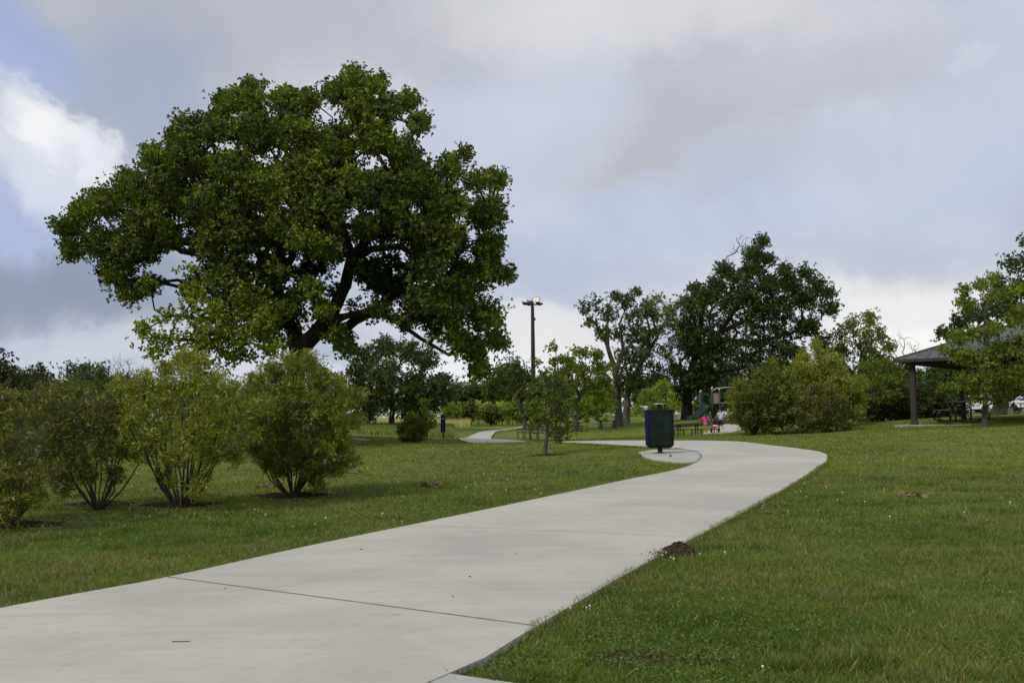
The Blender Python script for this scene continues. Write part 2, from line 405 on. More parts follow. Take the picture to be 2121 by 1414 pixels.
def gp(px, Y):
    """ground point at forward distance Y in the pixel column px"""
    py = 900.0
    for _ in range(4):
        p = at(px, py, Y); z = H(p[0], Y); py = proj((p[0], Y, z))[1]
    return float(p[0]), float(Y)

def axis_vals(seg):
    out = []
    for a, b, s in seg: out += list(np.arange(a, b, s))
    return np.array(out + [seg[-1][1]])
gx = axis_vals([(-3000, -400, 400), (-400, -100, 20), (-100, -30, 3), (-30, 30, .5), (30, 100, 3), (100, 400, 20), (400, 3000, 400)])
gy = axis_vals([(-200, -20, 15), (-20, 0, 2), (0, 60, .5), (60, 140, 1), (140, 400, 12), (400, 4000, 300)])
GX, GY = np.meshgrid(gx, gy)
GZ = hgt(GX, GY)
nx, ny = len(gx), len(gy)
idx = np.arange(nx * ny).reshape(ny, nx)
q = np.stack([idx[:-1, :-1], idx[:-1, 1:], idx[1:, 1:], idx[1:, :-1]], -1).reshape(-1, 4)
me = bpy.data.meshes.new('lawn')
V = np.stack([GX, GY, GZ], -1).reshape(-1, 3).astype(np.float32)
me.vertices.add(len(V)); me.vertices.foreach_set('co', V.ravel())
me.loops.add(q.size); me.loops.foreach_set('vertex_index', q.ravel().astype(np.int32))
me.polygons.add(len(q)); me.polygons.foreach_set('loop_start', np.arange(0, q.size, 4, dtype=np.int32)); me.polygons.foreach_set('loop_total', np.full(len(q), 4, dtype=np.int32))
me.polygons.foreach_set('use_smooth', np.ones(len(q), dtype=bool))
me.update(); me.materials.append(MATS['lawn'])
lawn = bpy.data.objects.new('ground', me); COL.objects.link(lawn)
tag(lawn, kind='structure')

# ------------------------------------------------------------------ paths
POLYS = []     # world outlines kept free of grass
def spline(P, n):
    P = np.array(P, float); t = np.r_[0, np.cumsum(np.hypot(*np.diff(P, axis=0).T))]
    # Catmull-Rom resampled evenly by arc length
    out = []
    for i in range(len(P) - 1):
        p0, p1, p2, p3 = P[max(i - 1, 0)], P[i], P[i + 1], P[min(i + 2, len(P) - 1)]
        for s in np.linspace(0, 1, 24, endpoint=False):
            out.append(.5 * ((2 * p1) + (-p0 + p2) * s + (2 * p0 - 5 * p1 + 4 * p2 - p3) * s ** 2 + (-p0 + 3 * p1 - 3 * p2 + p3) * s ** 3))
    out.append(P[-1]); out = np.array(out); t = np.r_[0, np.cumsum(np.hypot(*np.diff(out, axis=0).T))]
    s = np.linspace(0, t[-1], n); return np.c_[np.interp(s, t, out[:, 0]), np.interp(s, t, out[:, 1])]
def slab_from(outline, name, mat, top=.04, label=None, grid=None):
    """flat-topped slab draped on the terrain from a closed outline"""
    import bmesh
    outline = np.array(outline, float)
    bm = bmesh.new(); vs = [bm.verts.new((x, y, 0)) for x, y in outline]; bm.faces.new(vs)
    bmesh.ops.triangulate(bm, faces=bm.faces[:])
    for _ in range(5):
        e = [e for e in bm.edges if e.calc_length() > 1.2]
        if not e: break
        bmesh.ops.subdivide_edges(bm, edges=e, cuts=1); bmesh.ops.triangulate(bm, faces=bm.faces[:])
    bm.verts.ensure_lookup_table()
    xy = np.array([v.co[:2] for v in bm.verts]); z = hgt(xy[:, 0], xy[:, 1]) + top
    for v, zz in zip(bm.verts, z): v.co.z = zz
    bmesh.ops.recalc_face_normals(bm, faces=bm.faces)
    if sum(f.normal.z for f in bm.faces) < 0: bmesh.ops.reverse_faces(bm, faces=bm.faces)
    r = bmesh.ops.extrude_face_region(bm, geom=bm.faces[:])
    for v in [x for x in r['geom'] if isinstance(x, bmesh.types.BMVert)]: v.co.z += 0
    low = [v for v in bm.verts if v not in set(r['geom'])]
    for v in low: v.co.z -= .15
    bmesh.ops.recalc_face_normals(bm, faces=bm.faces)
    m = bpy.data.meshes.new(name); bm.to_mesh(m); bm.free(); m.materials.append(MATS[mat])
    o = bpy.data.objects.new(name, m); COL.objects.link(o); tag(o, label, kind='structure')
    POLYS.append(outline)
    return o
NR = 260
gg = lambda px, py: g(px, py, lift=.045)
Lp = [(-9.5, -6), (-6.0, 1.5), gg(0, 1260), gg(345, 1195), gg(700, 1118), gg(1080, 1040), gg(1280, 997), gg(1400, 972), gg(1440, 958), gg(1452, 946), gg(1446, 937), gg(1420, 930), gg(1380, 926), gp(1330, 29.5), gp(1260, 32), gp(1180, 36), gp(1090, 42), gp(1000, 48), gp(950, 57), gp(963, 68), gp(1000, 82), gp(1072, 99), gp(1110, 112)]
Rp = [(-6.3, -6), (-2.6, 1.2), gg(890, 1414), gg(1110, 1297), gg(1350, 1160), gg(1560, 1050), gg(1640, 1005), gg(1700, 966), gg(1717, 950), gg(1708, 938), gg(1660, 929), gg(1600, 922.5), gp(1520, 31.5), gp(1400, 34), gp(1300, 37), gp(1200, 42), gp(1120, 50), gp(1055, 58), gp(1022, 66), gp(1022, 76), gp(1045, 88), gp(1100, 103), gp(1140, 114)]
Ls, Rs = spline(Lp, NR), spline(Rp, NR)
V = []; Fq = []; NC = 7
for i in range(NR):
    for j in range(NC):
        t = j / (NC - 1); x, y = Ls[i] * (1 - t) + Rs[i] * t; V.append((x, y))
V = np.array(V); Z = hgt(V[:, 0], V[:, 1]) + .045
mb = MB(); mb.v = [(x, y, z) for (x, y), z in zip(V, Z)]
for i in range(NR - 1):
    for j in range(NC - 1):
        a = i * NC + j; mb.f.append((a, a + 1, a + NC + 1, a + NC))
k = len(mb.v); mb.v += [(x, y, z - .16) for (x, y), z in zip(Ls, hgt(Ls[:, 0], Ls[:, 1]))] + [(x, y, z - .16) for (x, y), z in zip(Rs, hgt(Rs[:, 0], Rs[:, 1]))]
for i in range(NR - 1):
    mb.f.append((k + i, i * NC, (i + 1) * NC, k + i + 1)); j = NC - 1
    mb.f.append((i * NC + j, k + NR + i, k + NR + i + 1, (i + 1) * NC + j))
tag(mb.build('path', 'path_concrete'), kind='structure')
for i in range(0, NR - 20, 20): POLYS.append(np.r_[Ls[i:i + 21], Rs[i:i + 21][::-1]])
POLYS.append(np.r_[Ls[NR - 21:], Rs[NR - 21:][::-1]])

# control joints: shallow dark lines across the slab
def joint(name, pts, w=.012, lift=.0475):
    p = np.array(pts, float); d = np.diff(p, axis=0); d = np.r_[d, d[-1:]]; d /= np.hypot(d[:, 0], d[:, 1])[:, None]; nrm = np.c_[-d[:, 1], d[:, 0]] * w / 2
    a, b = p + nrm, p - nrm; m = MB(); za = hgt(a[:, 0], a[:, 1]) + lift; zb = hgt(b[:, 0], b[:, 1]) + lift
    m.v = [(*q, z) for q, z in zip(a, za)] + [(*q, z) for q, z in zip(b, zb)]; n = len(p)
    m.f = [(i, i + 1, n + i + 1, n + i) for i in range(n - 1)]
    return tag(m.build(name, 'joint_dark'), kind='structure')
def lerp2(a, b, n=24): a, b = np.array(a), np.array(b); return [a * (1 - t) + b * t for t in np.linspace(0, 1, n)]
joint('path_joint', lerp2(gg(348, 1195.5), gg(1109, 1296)), .016)
joint('path_joint', lerp2(gg(905, 1089), gg(1420, 1112)), .007)
for a, b in [((1118, 1033), (1548, 1057)), ((1268, 1000), (1632, 1010)), ((1372, 978), (1692, 972))]: joint('path_joint', lerp2(gg(*a), gg(*b)), .006)
arc = Ls[(Ls[:, 1] > gg(1440, 958)[1] - .2) & (Ls[:, 1] < 28.6) & (Ls[:, 0] > 2.5)]
joint('path_joint', arc, .035)
# bin pad
pad = [gg(1440, 957.5)] + [tuple(p) for p in arc[2:-2]] + [gp(1350, 27.6), gg(1322, 936), gg(1333, 945), gg(1352, 951.5), gg(1395, 956)]
slab_from(pad, 'bin_pad', 'pad_concrete', .042)
# walkway joining at the bottom edge
slab_from([gg(925, 1392), gg(1078, 1414), (1.9, 3.2), (2.4, .4), (-1.9, .6), gg(893, 1413)], 'walkway', 'pad_concrete', .040)
# bench pad, far bits, playground walk
slab_from([gp(1022, 66.5), gp(1180, 71), gp(1150, 65), gp(1062, 60)], 'bench_pad', 'path_concrete', .03)
slab_from([gp(1150, 113), gp(1235, 124), gp(1242, 132), gp(1190, 135), gp(1110, 118)], 'far_path', 'path_concrete', .04)
slab_from([gp(1432, 70), gp(1470, 73), gp(1510, 77), gp(1555, 86), gp(1640, 92), gp(1640, 100), gp(1530, 95), gp(1475, 84), gp(1440, 75)], 'playground_path', 'path_concrete', .03)
slab_from([gp(1330, 118), gp(1425, 118), gp(1440, 128), gp(1330, 128)], 'far_pavement', 'path_concrete', .04)

def in_any(x, y, grow=0.0):
    m = np.zeros(len(x), bool)
    for P in POLYS:
        lo, hi = P.min(0) - .1, P.max(0) + .1
        c = np.nonzero((x > lo[0]) & (x < hi[0]) & (y > lo[1]) & (y < hi[1]))[0]
        if not len(c): continue
        ins = np.zeros(len(c), bool); X, Y = x[c], y[c]
        for i in range(len(P)):
            x1, y1 = P[i]; x2, y2 = P[i - 1]
            if y1 == y2: continue
            cr = ((y1 > Y) != (y2 > Y)) & (X < (x2 - x1) * (Y - y1) / (y2 - y1) + x1); ins ^= cr
        m[c[ins]] = True
    return m

# ------------------------------------------------------------------ grass
def vnoise(x, y, s, seed):
    r = np.random.default_rng(seed); T = r.random((256, 256)); x = x / s + 1000; y = y / s + 1000
    xi = np.floor(x).astype(int); yi = np.floor(y).astype(int); fx = x - xi; fy = y - yi; fx = fx * fx * (3 - 2 * fx); fy = fy * fy * (3 - 2 * fy)
    a = T[xi % 256, yi % 256]; b = T[(xi + 1) % 256, yi % 256]; c = T[xi % 256, (yi + 1) % 256]; d = T[(xi + 1) % 256, (yi + 1) % 256]
    return (a * (1 - fx) + b * fx) * (1 - fy) + (c * (1 - fx) + d * fx) * fy
NG = 1250000
U = rng.random(NG); dd = (math.sqrt(3.4) + U * (math.sqrt(58) - math.sqrt(3.4))) ** 2
gxx = dd * rng.uniform(-.60, .62, NG); gyy = dd
keep = ~in_any(gxx, gyy)
MULCH = [(g(205, 1046), 1.0), (g(375, 1046), 1.05), (g(605, 1027), 1.15), (g(30, 1088), 1.1), (g(1130, 944), 1.0)]
dens = .30 + .7 * vnoise(gxx, gyy, .8, 3) + .25 * (vnoise(gxx, gyy, .22, 4) - .5)
bare = g(1340, 1365); bd = np.hypot((gxx - bare[0]) / .75, (gyy - bare[1]) / .40); dens = np.where(bd < 1, dens * (.25 + .5 * bd), dens)
keep &= rng.random(NG) < np.clip(dens + .25, .2, 1)
for (mx, my), r_ in MULCH:
    keep &= np.hypot(gxx - mx, (gyy - my)) > r_ * .62 * (.85 + .4 * vnoise(gxx, gyy, .25, 9))
gxx, gyy, dd = gxx[keep], gyy[keep], dd[keep]; n = len(gxx)
gz = hgt(gxx, gyy)
clump = vnoise(gxx, gyy, .35, 5); big_ = vnoise(gxx, gyy, 3.0, 6); mid_ = vnoise(gxx, gyy, 1.1, 7)
hh = (.018 + .030 * clump * rng.random(n) + .016 * rng.random(n)) * (1 + .2 * big_)
hh *= 1 + .9 * np.clip((vnoise(gxx, gyy, .55, 91) * .6 + vnoise(gxx, gyy, .16, 92) * .4 - .60) * 6, 0, 1)
long_ = rng.random(n) < .03; hh[long_] *= 1.7
ww = (.0036 + .0022 * rng.random(n)) * np.maximum(1, dd / 9) ** .9
ang = rng.uniform(0, 2 * np.pi, n); lean = rng.uniform(.1, 1.3, n) * hh; la = rng.uniform(0, 2 * np.pi, n)
ww[~long_ & (rng.random(n) < .12)] *= 1.9
b = np.c_[gxx, gyy, gz - .004]; sx = np.c_[np.cos(ang) * ww, np.sin(ang) * ww, np.zeros(n)]
tip = b + np.c_[np.cos(la) * lean, np.sin(la) * lean, hh]
Vg = np.empty((n, 3, 3)); Vg[:, 0] = b - sx; Vg[:, 1] = b + sx; Vg[:, 2] = tip
sml = vnoise(gxx, gyy, .14, 55); tuft = np.clip((vnoise(gxx, gyy, .55, 91) * .6 + vnoise(gxx, gyy, .16, 92) * .4 - .60) * 6, 0, 1); tint = -.26 - .15 * tuft + .38 * np.clip((dd - 12) / 12, 0, 1) + 1.0 * (big_ * .30 + mid_ * .30 + clump * .25 + sml * .15) ** 1.2 + .30 * (rng.random(n) - .4) + .16 * (sml - .5)  # tint also lightened with distance, a brighter-lit far lawn put into colour
dryp = np.clip(vnoise(gxx, gyy, 1.3, 12) * .6 + vnoise(gxx, gyy, .3, 13) * .4 - .42, 0, 1)
dry = rng.random(n) < (.035 + 1.2 * dryp)
# ragged turf creeping over both edges of the slab
m_ = 60000; k_ = rng.integers(18, NR - 60, m_); side = rng.random(m_) < .62; f_ = rng.random(m_)[:, None]
E_ = np.where(side[:, None], Rs[k_] * (1 - f_) + Rs[k_ + 1] * f_, Ls[k_] * (1 - f_) + Ls[k_ + 1] * f_)
dirn = np.where(side[:, None], Ls[k_] - Rs[k_], Rs[k_] - Ls[k_]); dirn /= np.hypot(dirn[:, 0], dirn[:, 1])[:, None]
ov = (vnoise(E_[:, 0], E_[:, 1], .30, 61) * .6 + vnoise(E_[:, 0], E_[:, 1], .09, 62) * .4)
reach = np.where(side, .085 * ov - .02, .035 * ov - .02); E_ = E_ + dirn * (reach - .07 * rng.random(m_))[:, None]
ek = ~((E_[:, 1] < g(1060, 1330)[1]) & side) & ~(~side & (E_[:, 1] > g(1440, 958)[1] - .3) & (E_[:, 1] < 28.8) & (E_[:, 0] > 2.5)) & (E_[:, 1] > 3); E_, dirn = E_[ek], dirn[ek]; m_ = len(E_)
ez = hgt(E_[:, 0], E_[:, 1]) + .012; a_ = rng.uniform(0, 6.283, m_); w_ = .0036 * np.maximum(1, E_[:, 1] / 9) ** .9; h_ = rng.uniform(.03, .065, m_)
B_ = np.c_[E_, ez]; s_ = np.c_[np.cos(a_) * w_, np.sin(a_) * w_, 0 * a_]; T_ = B_ + np.c_[dirn * (h_ * rng.uniform(-.2, .8, m_))[:, None], h_]
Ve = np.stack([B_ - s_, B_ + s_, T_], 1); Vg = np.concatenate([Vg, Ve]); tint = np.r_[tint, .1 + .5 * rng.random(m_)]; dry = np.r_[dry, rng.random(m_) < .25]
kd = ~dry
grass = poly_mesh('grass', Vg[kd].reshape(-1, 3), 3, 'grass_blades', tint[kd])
dg = poly_mesh('dry_grass', Vg[dry].reshape(-1, 3), 3, 'dry_blades', rng.random(int(dry.sum())))
tag(dg, 'dry straw coloured blades mixed through the green lawn', 'grass', kind='stuff')
tag(grass, 'mown green lawn grass growing on both sides of the concrete path', 'grass', kind='stuff')

# tall meadow grass behind the left lawn, patch of sun put into its colour
def tall_grass(name, cpx, Ya, Yb, pxa, pxb, num, hmin, hmax, label, mat='sunlit_grass_blades'):
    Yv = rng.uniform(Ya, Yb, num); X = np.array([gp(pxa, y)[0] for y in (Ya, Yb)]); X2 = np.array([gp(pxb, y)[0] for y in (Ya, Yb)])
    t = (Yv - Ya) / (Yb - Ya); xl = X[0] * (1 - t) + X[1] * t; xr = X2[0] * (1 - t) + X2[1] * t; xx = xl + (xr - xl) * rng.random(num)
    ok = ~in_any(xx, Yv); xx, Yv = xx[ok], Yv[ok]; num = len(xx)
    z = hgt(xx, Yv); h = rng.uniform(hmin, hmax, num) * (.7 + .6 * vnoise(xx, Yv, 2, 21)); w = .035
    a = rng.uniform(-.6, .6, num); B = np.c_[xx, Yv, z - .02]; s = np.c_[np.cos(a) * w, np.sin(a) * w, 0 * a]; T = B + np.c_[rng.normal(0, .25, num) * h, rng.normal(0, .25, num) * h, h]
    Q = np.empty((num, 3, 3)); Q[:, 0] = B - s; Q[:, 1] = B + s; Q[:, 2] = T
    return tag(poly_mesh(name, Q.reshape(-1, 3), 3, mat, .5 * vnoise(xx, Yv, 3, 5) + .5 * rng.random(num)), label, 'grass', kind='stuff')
tall_grass('meadow_grass', 0, 98, 112, 560, 972, 18000, .45, .95, 'unmown meadow grass coloured as if sunlit, standing behind the left lawn')
tall_grass('rough_grass', 0, 66, 96, 740, 940, 14000, .25, .5, 'darker green rough grass at the far edge of the left lawn', 'grass_blades')

# clover flowers
nc = 520; Uc = rng.random(nc); yc = 5 + 24 * Uc ** 1.15; xc = yc * rng.uniform(-.52, .52, nc)
extra = [g(1380, 1158), g(1390, 1165), g(1396, 1170), g(1372, 1163), g(1215, 1272), g(1182, 1274), g(1222, 1270), g(1450, 1156), g(1502, 1154)]
cl = vnoise(xc, yc, 2.2, 33) + .35 * vnoise(xc, yc, .6, 34); kp = (cl > .78) & ~in_any(xc, yc); xc = np.r_[xc[kp], [e[0] for e in extra]]; yc = np.r_[yc[kp], [e[1] for e in extra]]
zc = hgt(xc, yc); mb = MB()
for x, y, z in zip(xc, yc, zc):
    r = random.uniform(.006, .010); hz = z + random.uniform(.035, .055)
    mb.lathe([(r * .4, -r * .8), (r * .95, -r * .3), (r, .2 * r), (r * .5, r * .9)], (x, y, hz), 6)
    mb.tube([(x, y, z), (x, y, hz)], .0015, 3, False)
tag(mb.build('clover_flowers', 'white_petals', None), 'small white clover flowers dotted through the lawn', 'flowers', kind='stuff')

# clover and broad-leaved weeds growing in patches of the near lawn
nw = 150000; yw = 4.2 + 12 * rng.random(nw) ** 1.3; xw = yw * rng.uniform(-.58, .6, nw)
cp = vnoise(xw, yw, .9, 71) * .65 + vnoise(xw, yw, .22, 72) * .35; cp = cp + .35 * np.clip(1 - np.hypot(xw - g(1010, 1400)[0], yw - g(1010, 1400)[1]) / .7, 0, 1)
kw = (cp > .60) & ~in_any(xw, yw); xw, yw = xw[kw], yw[kw]; nw = len(xw); zw = hgt(xw, yw) + rng.uniform(.012, .045, nw)
Cw = np.c_[xw, yw, zw]; nn_ = rng.normal(0, .35, (nw, 3)) + [0, 0, 1]; nn_ /= np.linalg.norm(nn_, axis=1)[:, None]; aw = np.cross(nn_, rng.normal(0, 1, (nw, 3))); aw /= np.linalg.norm(aw, axis=1)[:, None]; bw = np.cross(nn_, aw)
sw = (rng.uniform(.005, .011, nw) * np.maximum(1, yw / 8))[:, None]; Qw = np.stack([Cw - aw * sw, Cw + bw * sw * .8, Cw + aw * sw, Cw - bw * sw * .8], 1).reshape(-1, 3)
tag(poly_mesh('clover_patches', Qw, 4, 'grass_blades', rng.uniform(-.1, .55, nw)), 'low clover and weed leaves in patches of the near lawn', 'weeds', kind='stuff')

# ------------------------------------------------------------------ trees
def grow(nodes, par, rad0, targets, seg=.6, jit=.12, sag=.0, rmin=.008, pw=2.4, attach=None):
    """attach every target to the nearest point of the growing skeleton; radii from the number of twigs carried"""
    P = [np.array(p, float) for p in nodes]; par = list(par); fixed = len(P); isT = set()
    cap = len(P) + len(targets) * 14; B = np.full((cap, 3), 1e9); B[:len(P)] = P; cnt = len(P)
    depth = [0.0] * len(P); DP = np.zeros(cap)
    for i in range(1, len(P)): DP[i] = DP[par[i]] + np.linalg.norm(P[i] - P[par[i]])
    base = P[0]
    T = np.array(targets); order = np.argsort([min(np.linalg.norm(np.array(P) - t, axis=1)) for t in T])
    low = attach or 0
    for ti in order:
        t = T[ti]; dv = B[low:cnt] - t; dist = np.sqrt((dv ** 2).sum(1)); cost = dist + .13 * DP[low:cnt] + .5 * np.maximum(0, B[low:cnt, 2] - t[2])
        j = int(np.argmin(cost)) + low; dj = np.linalg.norm(B[j] - t)
        k = max(1, min(12, int(round(dj / seg)))); prev = j; p0 = B[j].copy()
        dirp = B[j] - B[par[j]] if par[j] >= 0 else np.array([0, 0, 1.])
        dirp = dirp / (np.linalg.norm(dirp) + 1e-9); c1 = p0 + dirp * dj * .3 + np.array([0, 0, dj * .06])
        for s in range(1, k + 1):
            u = s / k; q = p0 * (1 - u) ** 2 + 2 * c1 * u * (1 - u) + t * u * u
            if s < k: q = q + rng.normal(0, jit * seg, 3)
            q[2] -= sag * u * (1 - u) * dj
            B[cnt] = q; par.append(prev); DP[cnt] = DP[prev] + np.linalg.norm(q - B[prev]); prev = cnt; cnt += 1
        isT.add(prev)
    B = B[:cnt]; load = np.zeros(cnt)
    for i in isT: load[i] = 1
    for i in range(cnt - 1, 0, -1):
        if load[i] == 0: load[i] = .5
        load[par[i]] += load[i] if par[i] >= 0 else 0
    r = rmin * np.maximum(load, 1) ** (1 / pw)
    for i in range(fixed): r[i] = rad0[i]
    for i in range(fixed, cnt): r[i] = min(r[i], .8 * r[par[i]] if par[i] < fixed else r[par[i]])
    return B, par, r
def skel_mesh(name, B, par, r, mat, parent, origin, n=6):
    rows = [i for i in range(len(B)) if par[i] >= 0]
    c = B[rows]; p = B[[par[i] for i in rows]]; rc = r[rows]; rp = np.minimum(r[[par[i] for i in rows]], rc * 1.35)
    d = c - p; ln = np.linalg.norm(d, axis=1); ok = ln > 1e-5; c, p, rc, rp, d, ln = c[ok], p[ok], rc[ok], rp[ok], d[ok], ln[ok]
    d /= ln[:, None]; ref = np.where(np.abs(d[:, 2:3]) < .93, [[0, 0, 1.]], [[1., 0, 0]]); a = np.cross(d, ref); a /= np.linalg.norm(a, axis=1)[:, None]; b = np.cross(d, a)
    th = np.arange(n) * 2 * np.pi / n; cs, sn = np.cos(th), np.sin(th)
    ring = a[:, None] * cs[None, :, None] + b[:, None] * sn[None, :, None]
    lo = (p - d * (rp * .3)[:, None])[:, None] + ring * rp[:, None, None]; hi = (c + d * (rc * .3)[:, None])[:, None] + ring * rc[:, None, None]
    Q = np.stack([lo, np.roll(lo, -1, 1), np.roll(hi, -1, 1), hi], 2).reshape(-1, 3) - np.array(origin)
    return poly_mesh(name, Q, 4, mat, None, parent)
def leaves(name, T, per, rc, size, mat, parent, origin, center=None, aspect=.55, up=.5, out=.5, clump_tint=None, droop=0.0, flat=.75, tb=(.15, .7), seed=0, ros=6):
    """leaf blades gathered in rosettes on a loose cloud of shoots round each twig end"""
    r = np.random.default_rng(seed + len(T)); k = len(T); m = max(2, per // ros); M_ = k * m
    off = r.normal(0, 1, (M_, 3)); off /= np.linalg.norm(off, axis=1)[:, None]; rr = r.random(M_) ** .45
    scl = np.repeat(r.uniform(.65, 1.3, k), m)
    an = r.uniform(.6, 1.45, (k, 3)); ax = r.normal(0, 1, (k, 3)); ax /= np.linalg.norm(ax, axis=1)[:, None]
    off = off * (rr * scl)[:, None] * np.array([1, 1, flat]) * np.repeat(an, m, 0) * rc
    off += np.repeat(ax, m, 0) * (r.uniform(-.6, .6, M_) * rc)[:, None]
    C = np.repeat(T, m, 0) + off
    cen = np.array(center if center is not None else T.mean(0))
    o = C - cen; o /= np.linalg.norm(o, axis=1)[:, None] + 1e-9
    ct = clump_tint if clump_tint is not None else r.uniform(tb[0], tb[1], k)
    tint = np.repeat(np.repeat(ct, m) + r.normal(0, .13, M_), ros) + r.normal(0, .06, M_ * ros)
    shoot = off / rc * .6 + o * out * .6 + np.array([0, 0, up * .7]) + r.normal(0, .35, (M_, 3)); shoot /= np.linalg.norm(shoot, axis=1)[:, None] + 1e-9
    C = np.repeat(C, ros, 0); shoot = np.repeat(shoot, ros, 0); N_ = len(C)
    a = shoot * (.75 if aspect < .45 else .45) + r.normal(0, .62, (N_, 3)); a /= np.linalg.norm(a, axis=1)[:, None] + 1e-9
    nn = shoot + r.normal(0, .38, (N_, 3)); b = np.cross(a, nn); b /= np.linalg.norm(b, axis=1)[:, None] + 1e-9; nn = np.cross(b, a)
    L_ = size * r.uniform(.65, 1.25, N_)[:, None]; Wd = L_ * aspect
    if aspect < .45: C = C - shoot * (r.random(N_) * size * 1.1)[:, None]
    base = C + a * L_ * .06
    Q = np.stack([base, base + b * Wd * .5 + a * L_ * .52, base + a * L_ - nn * L_ * .10, base - b * Wd * .5 + a * L_ * .52], 1).reshape(-1, 3) - np.array(origin)
    return poly_mesh(name, Q, 4, mat, tint, parent)

def lobe_targets(lobes, Y, ext, spacing, r, rc=0.0):
    """fill the crown volume behind its traced outline with twig ends"""
    Ls_ = np.array([l[:3] for l in lobes], float); cx_, cy_ = Ls_[:, 0].mean(), Ls_[:, 1].mean()
    rx = max(Ls_[:, 0].max() - cx_, cx_ - Ls_[:, 0].min()) + Ls_[:, 2].mean(); ry = max(Ls_[:, 1].max() - cy_, cy_ - Ls_[:, 1].min()) + Ls_[:, 2].mean()
    out = []; ids = []
    for li, l in enumerate(lobes):
        px, py, pr = l[:3]; D_ = ext * math.sqrt(max(.06, 1 - ((px - cx_) / rx) ** 2 * .9 - ((py - cy_) / ry) ** 2 * .7)); rr = pr / F_ * Y
        if len(l) > 3: dzs = [l[3]]
        else:
            m = max(1, int(round(2 * D_ / (rr * 1.7)))); dzs = np.linspace(-D_, D_, m) if m > 1 else [r.uniform(-.4, .4) * D_]
            dzs = [d + r.normal(0, .25 * rr) for d in dzs]
        for d in dzs:
            c = at(px + r.normal(0, .12 * pr), py + r.normal(0, .12 * pr), Y + d); rr2 = pr / F_ * (Y + d)
            num = max(4, int(7.5 * (rr2 / spacing) ** 2))
            v = r.normal(0, 1, (num, 3)); v /= np.linalg.norm(v, axis=1)[:, None]; v *= (r.uniform(.45, 1.0, num) * max(.25 * rr2, rr2 - .60 * rc) * r.uniform(.8, 1.12))[:, None]
            out.append(c + v); ids += [(li, d)] * num
    T = np.concatenate(out); keep = []
    # thin out points that crowd each other
    cell = spacing * .52; seen = {}
    for i, t in enumerate(T):
        kx = tuple(np.floor(t / cell).astype(int))
        if kx in seen: continue
        seen[kx] = 1; keep.append(i)
    return T[keep], [ids[i] for i in keep]
def limbs_px(base, Y, limbs):
    """limbs: list of (start_index or None, [(px,py,dY,radius)...]); returns nodes, parents, radii"""
    P, par, rad = [], [], []
    starts = []
    for si, (att, pts) in enumerate(limbs):
        prev = -1
        if att is not None:
            q = at(pts[0][0], pts[0][1], Y + pts[0][2]); prev = int(np.argmin([np.linalg.norm(q - x) for x in P]))
            pts = pts[1:] if len(pts) > 1 else pts
        lastp = P[prev] if prev >= 0 else None; lastr = rad[prev] if prev >= 0 else pts[0][3]
        for (px, py, dY, rr) in pts:
            q = at(px, py, Y + dY)
            if prev < 0: P.append(q); par.append(-1); rad.append(rr); prev = 0; lastp, lastr = q, rr; continue
            L0 = np.linalg.norm(q - lastp); k = max(1, int(L0 / max(.35, rr * 2.2)))
            for s in range(1, k + 1):
                u = s / k; w = lastp * (1 - u) + q * u + (rng.normal(0, .10 * rr, 3) if s < k else 0)
                P.append(w); par.append(prev); rad.append(lastr * (1 - u) + rr * u); prev = len(P) - 1
            lastp, lastr = q, rr
    return P, par, rad
def flare(P, par, rad, z0, k=1.7, h=.7):
    for i, p in enumerate(P):
        t = max(0, 1 - (p[2] - z0) / h); rad[i] *= 1 + (k - 1) * t * t
    return rad
def tree(name, label, cat, Y, base_px, base_py, limbs, lobes, ext, spacing, rc, size, per, leafmat, barkmat, group=None, seed=1, front_tint=None, rmin=.012, aspect=.6, droop=0, up=.5, out=.5, tb=(.1, .65), flat=.8, sides=6, seg=.7, tintf=None, keepf=None, sag=0, pw=2.4, stuff=None, jit=.12):
    r = np.random.default_rng(seed)
    x, y = at(base_px, base_py, Y)[:2]; z = H(x, y); org = (x, y, z)
    o = empty(name, org, 0, label, cat, group)
    T, ids = lobe_targets(lobes, Y, ext, spacing, r, rc)
    if keepf:
        wv_ = vnoise(T[:, 0], T[:, 2], keepf[0], seed + 40) * .7 + vnoise(T[:, 0], T[:, 2], keepf[0] * .4, seed + 41) * .3; kk = (wv_ > keepf[1]) | np.array([len(lobes[i]) > 3 for i, _ in ids]); T = T[kk]; ids = [q_ for q_, w_ in zip(ids, kk) if w_]
    T[:, 2] = np.maximum(T[:, 2], z + .1)
    P, par, rad = limbs_px(None, Y, limbs)
    P[0][2] = z - .08
    rad = flare(P, par, rad, z)
    at_ = max(1, int(np.argmax([p[2] > z + .25 * (P[-1][2] - z) for p in P]))) if len(P) > 3 else 0
    B, par, rr = grow(P, par, rad, T, seg, jit, sag, rmin, pw)
    skel_mesh('trunk', B, par, rr, barkmat, o, org, sides)
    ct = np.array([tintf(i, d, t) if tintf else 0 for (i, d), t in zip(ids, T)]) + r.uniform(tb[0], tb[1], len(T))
    # broad clumps share a tone
    ct += .45 * (vnoise(T[:, 0] + .37 * T[:, 1], T[:, 2], spacing * 1.9, seed) - .5)
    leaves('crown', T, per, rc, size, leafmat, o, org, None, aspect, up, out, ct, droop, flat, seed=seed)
    return o

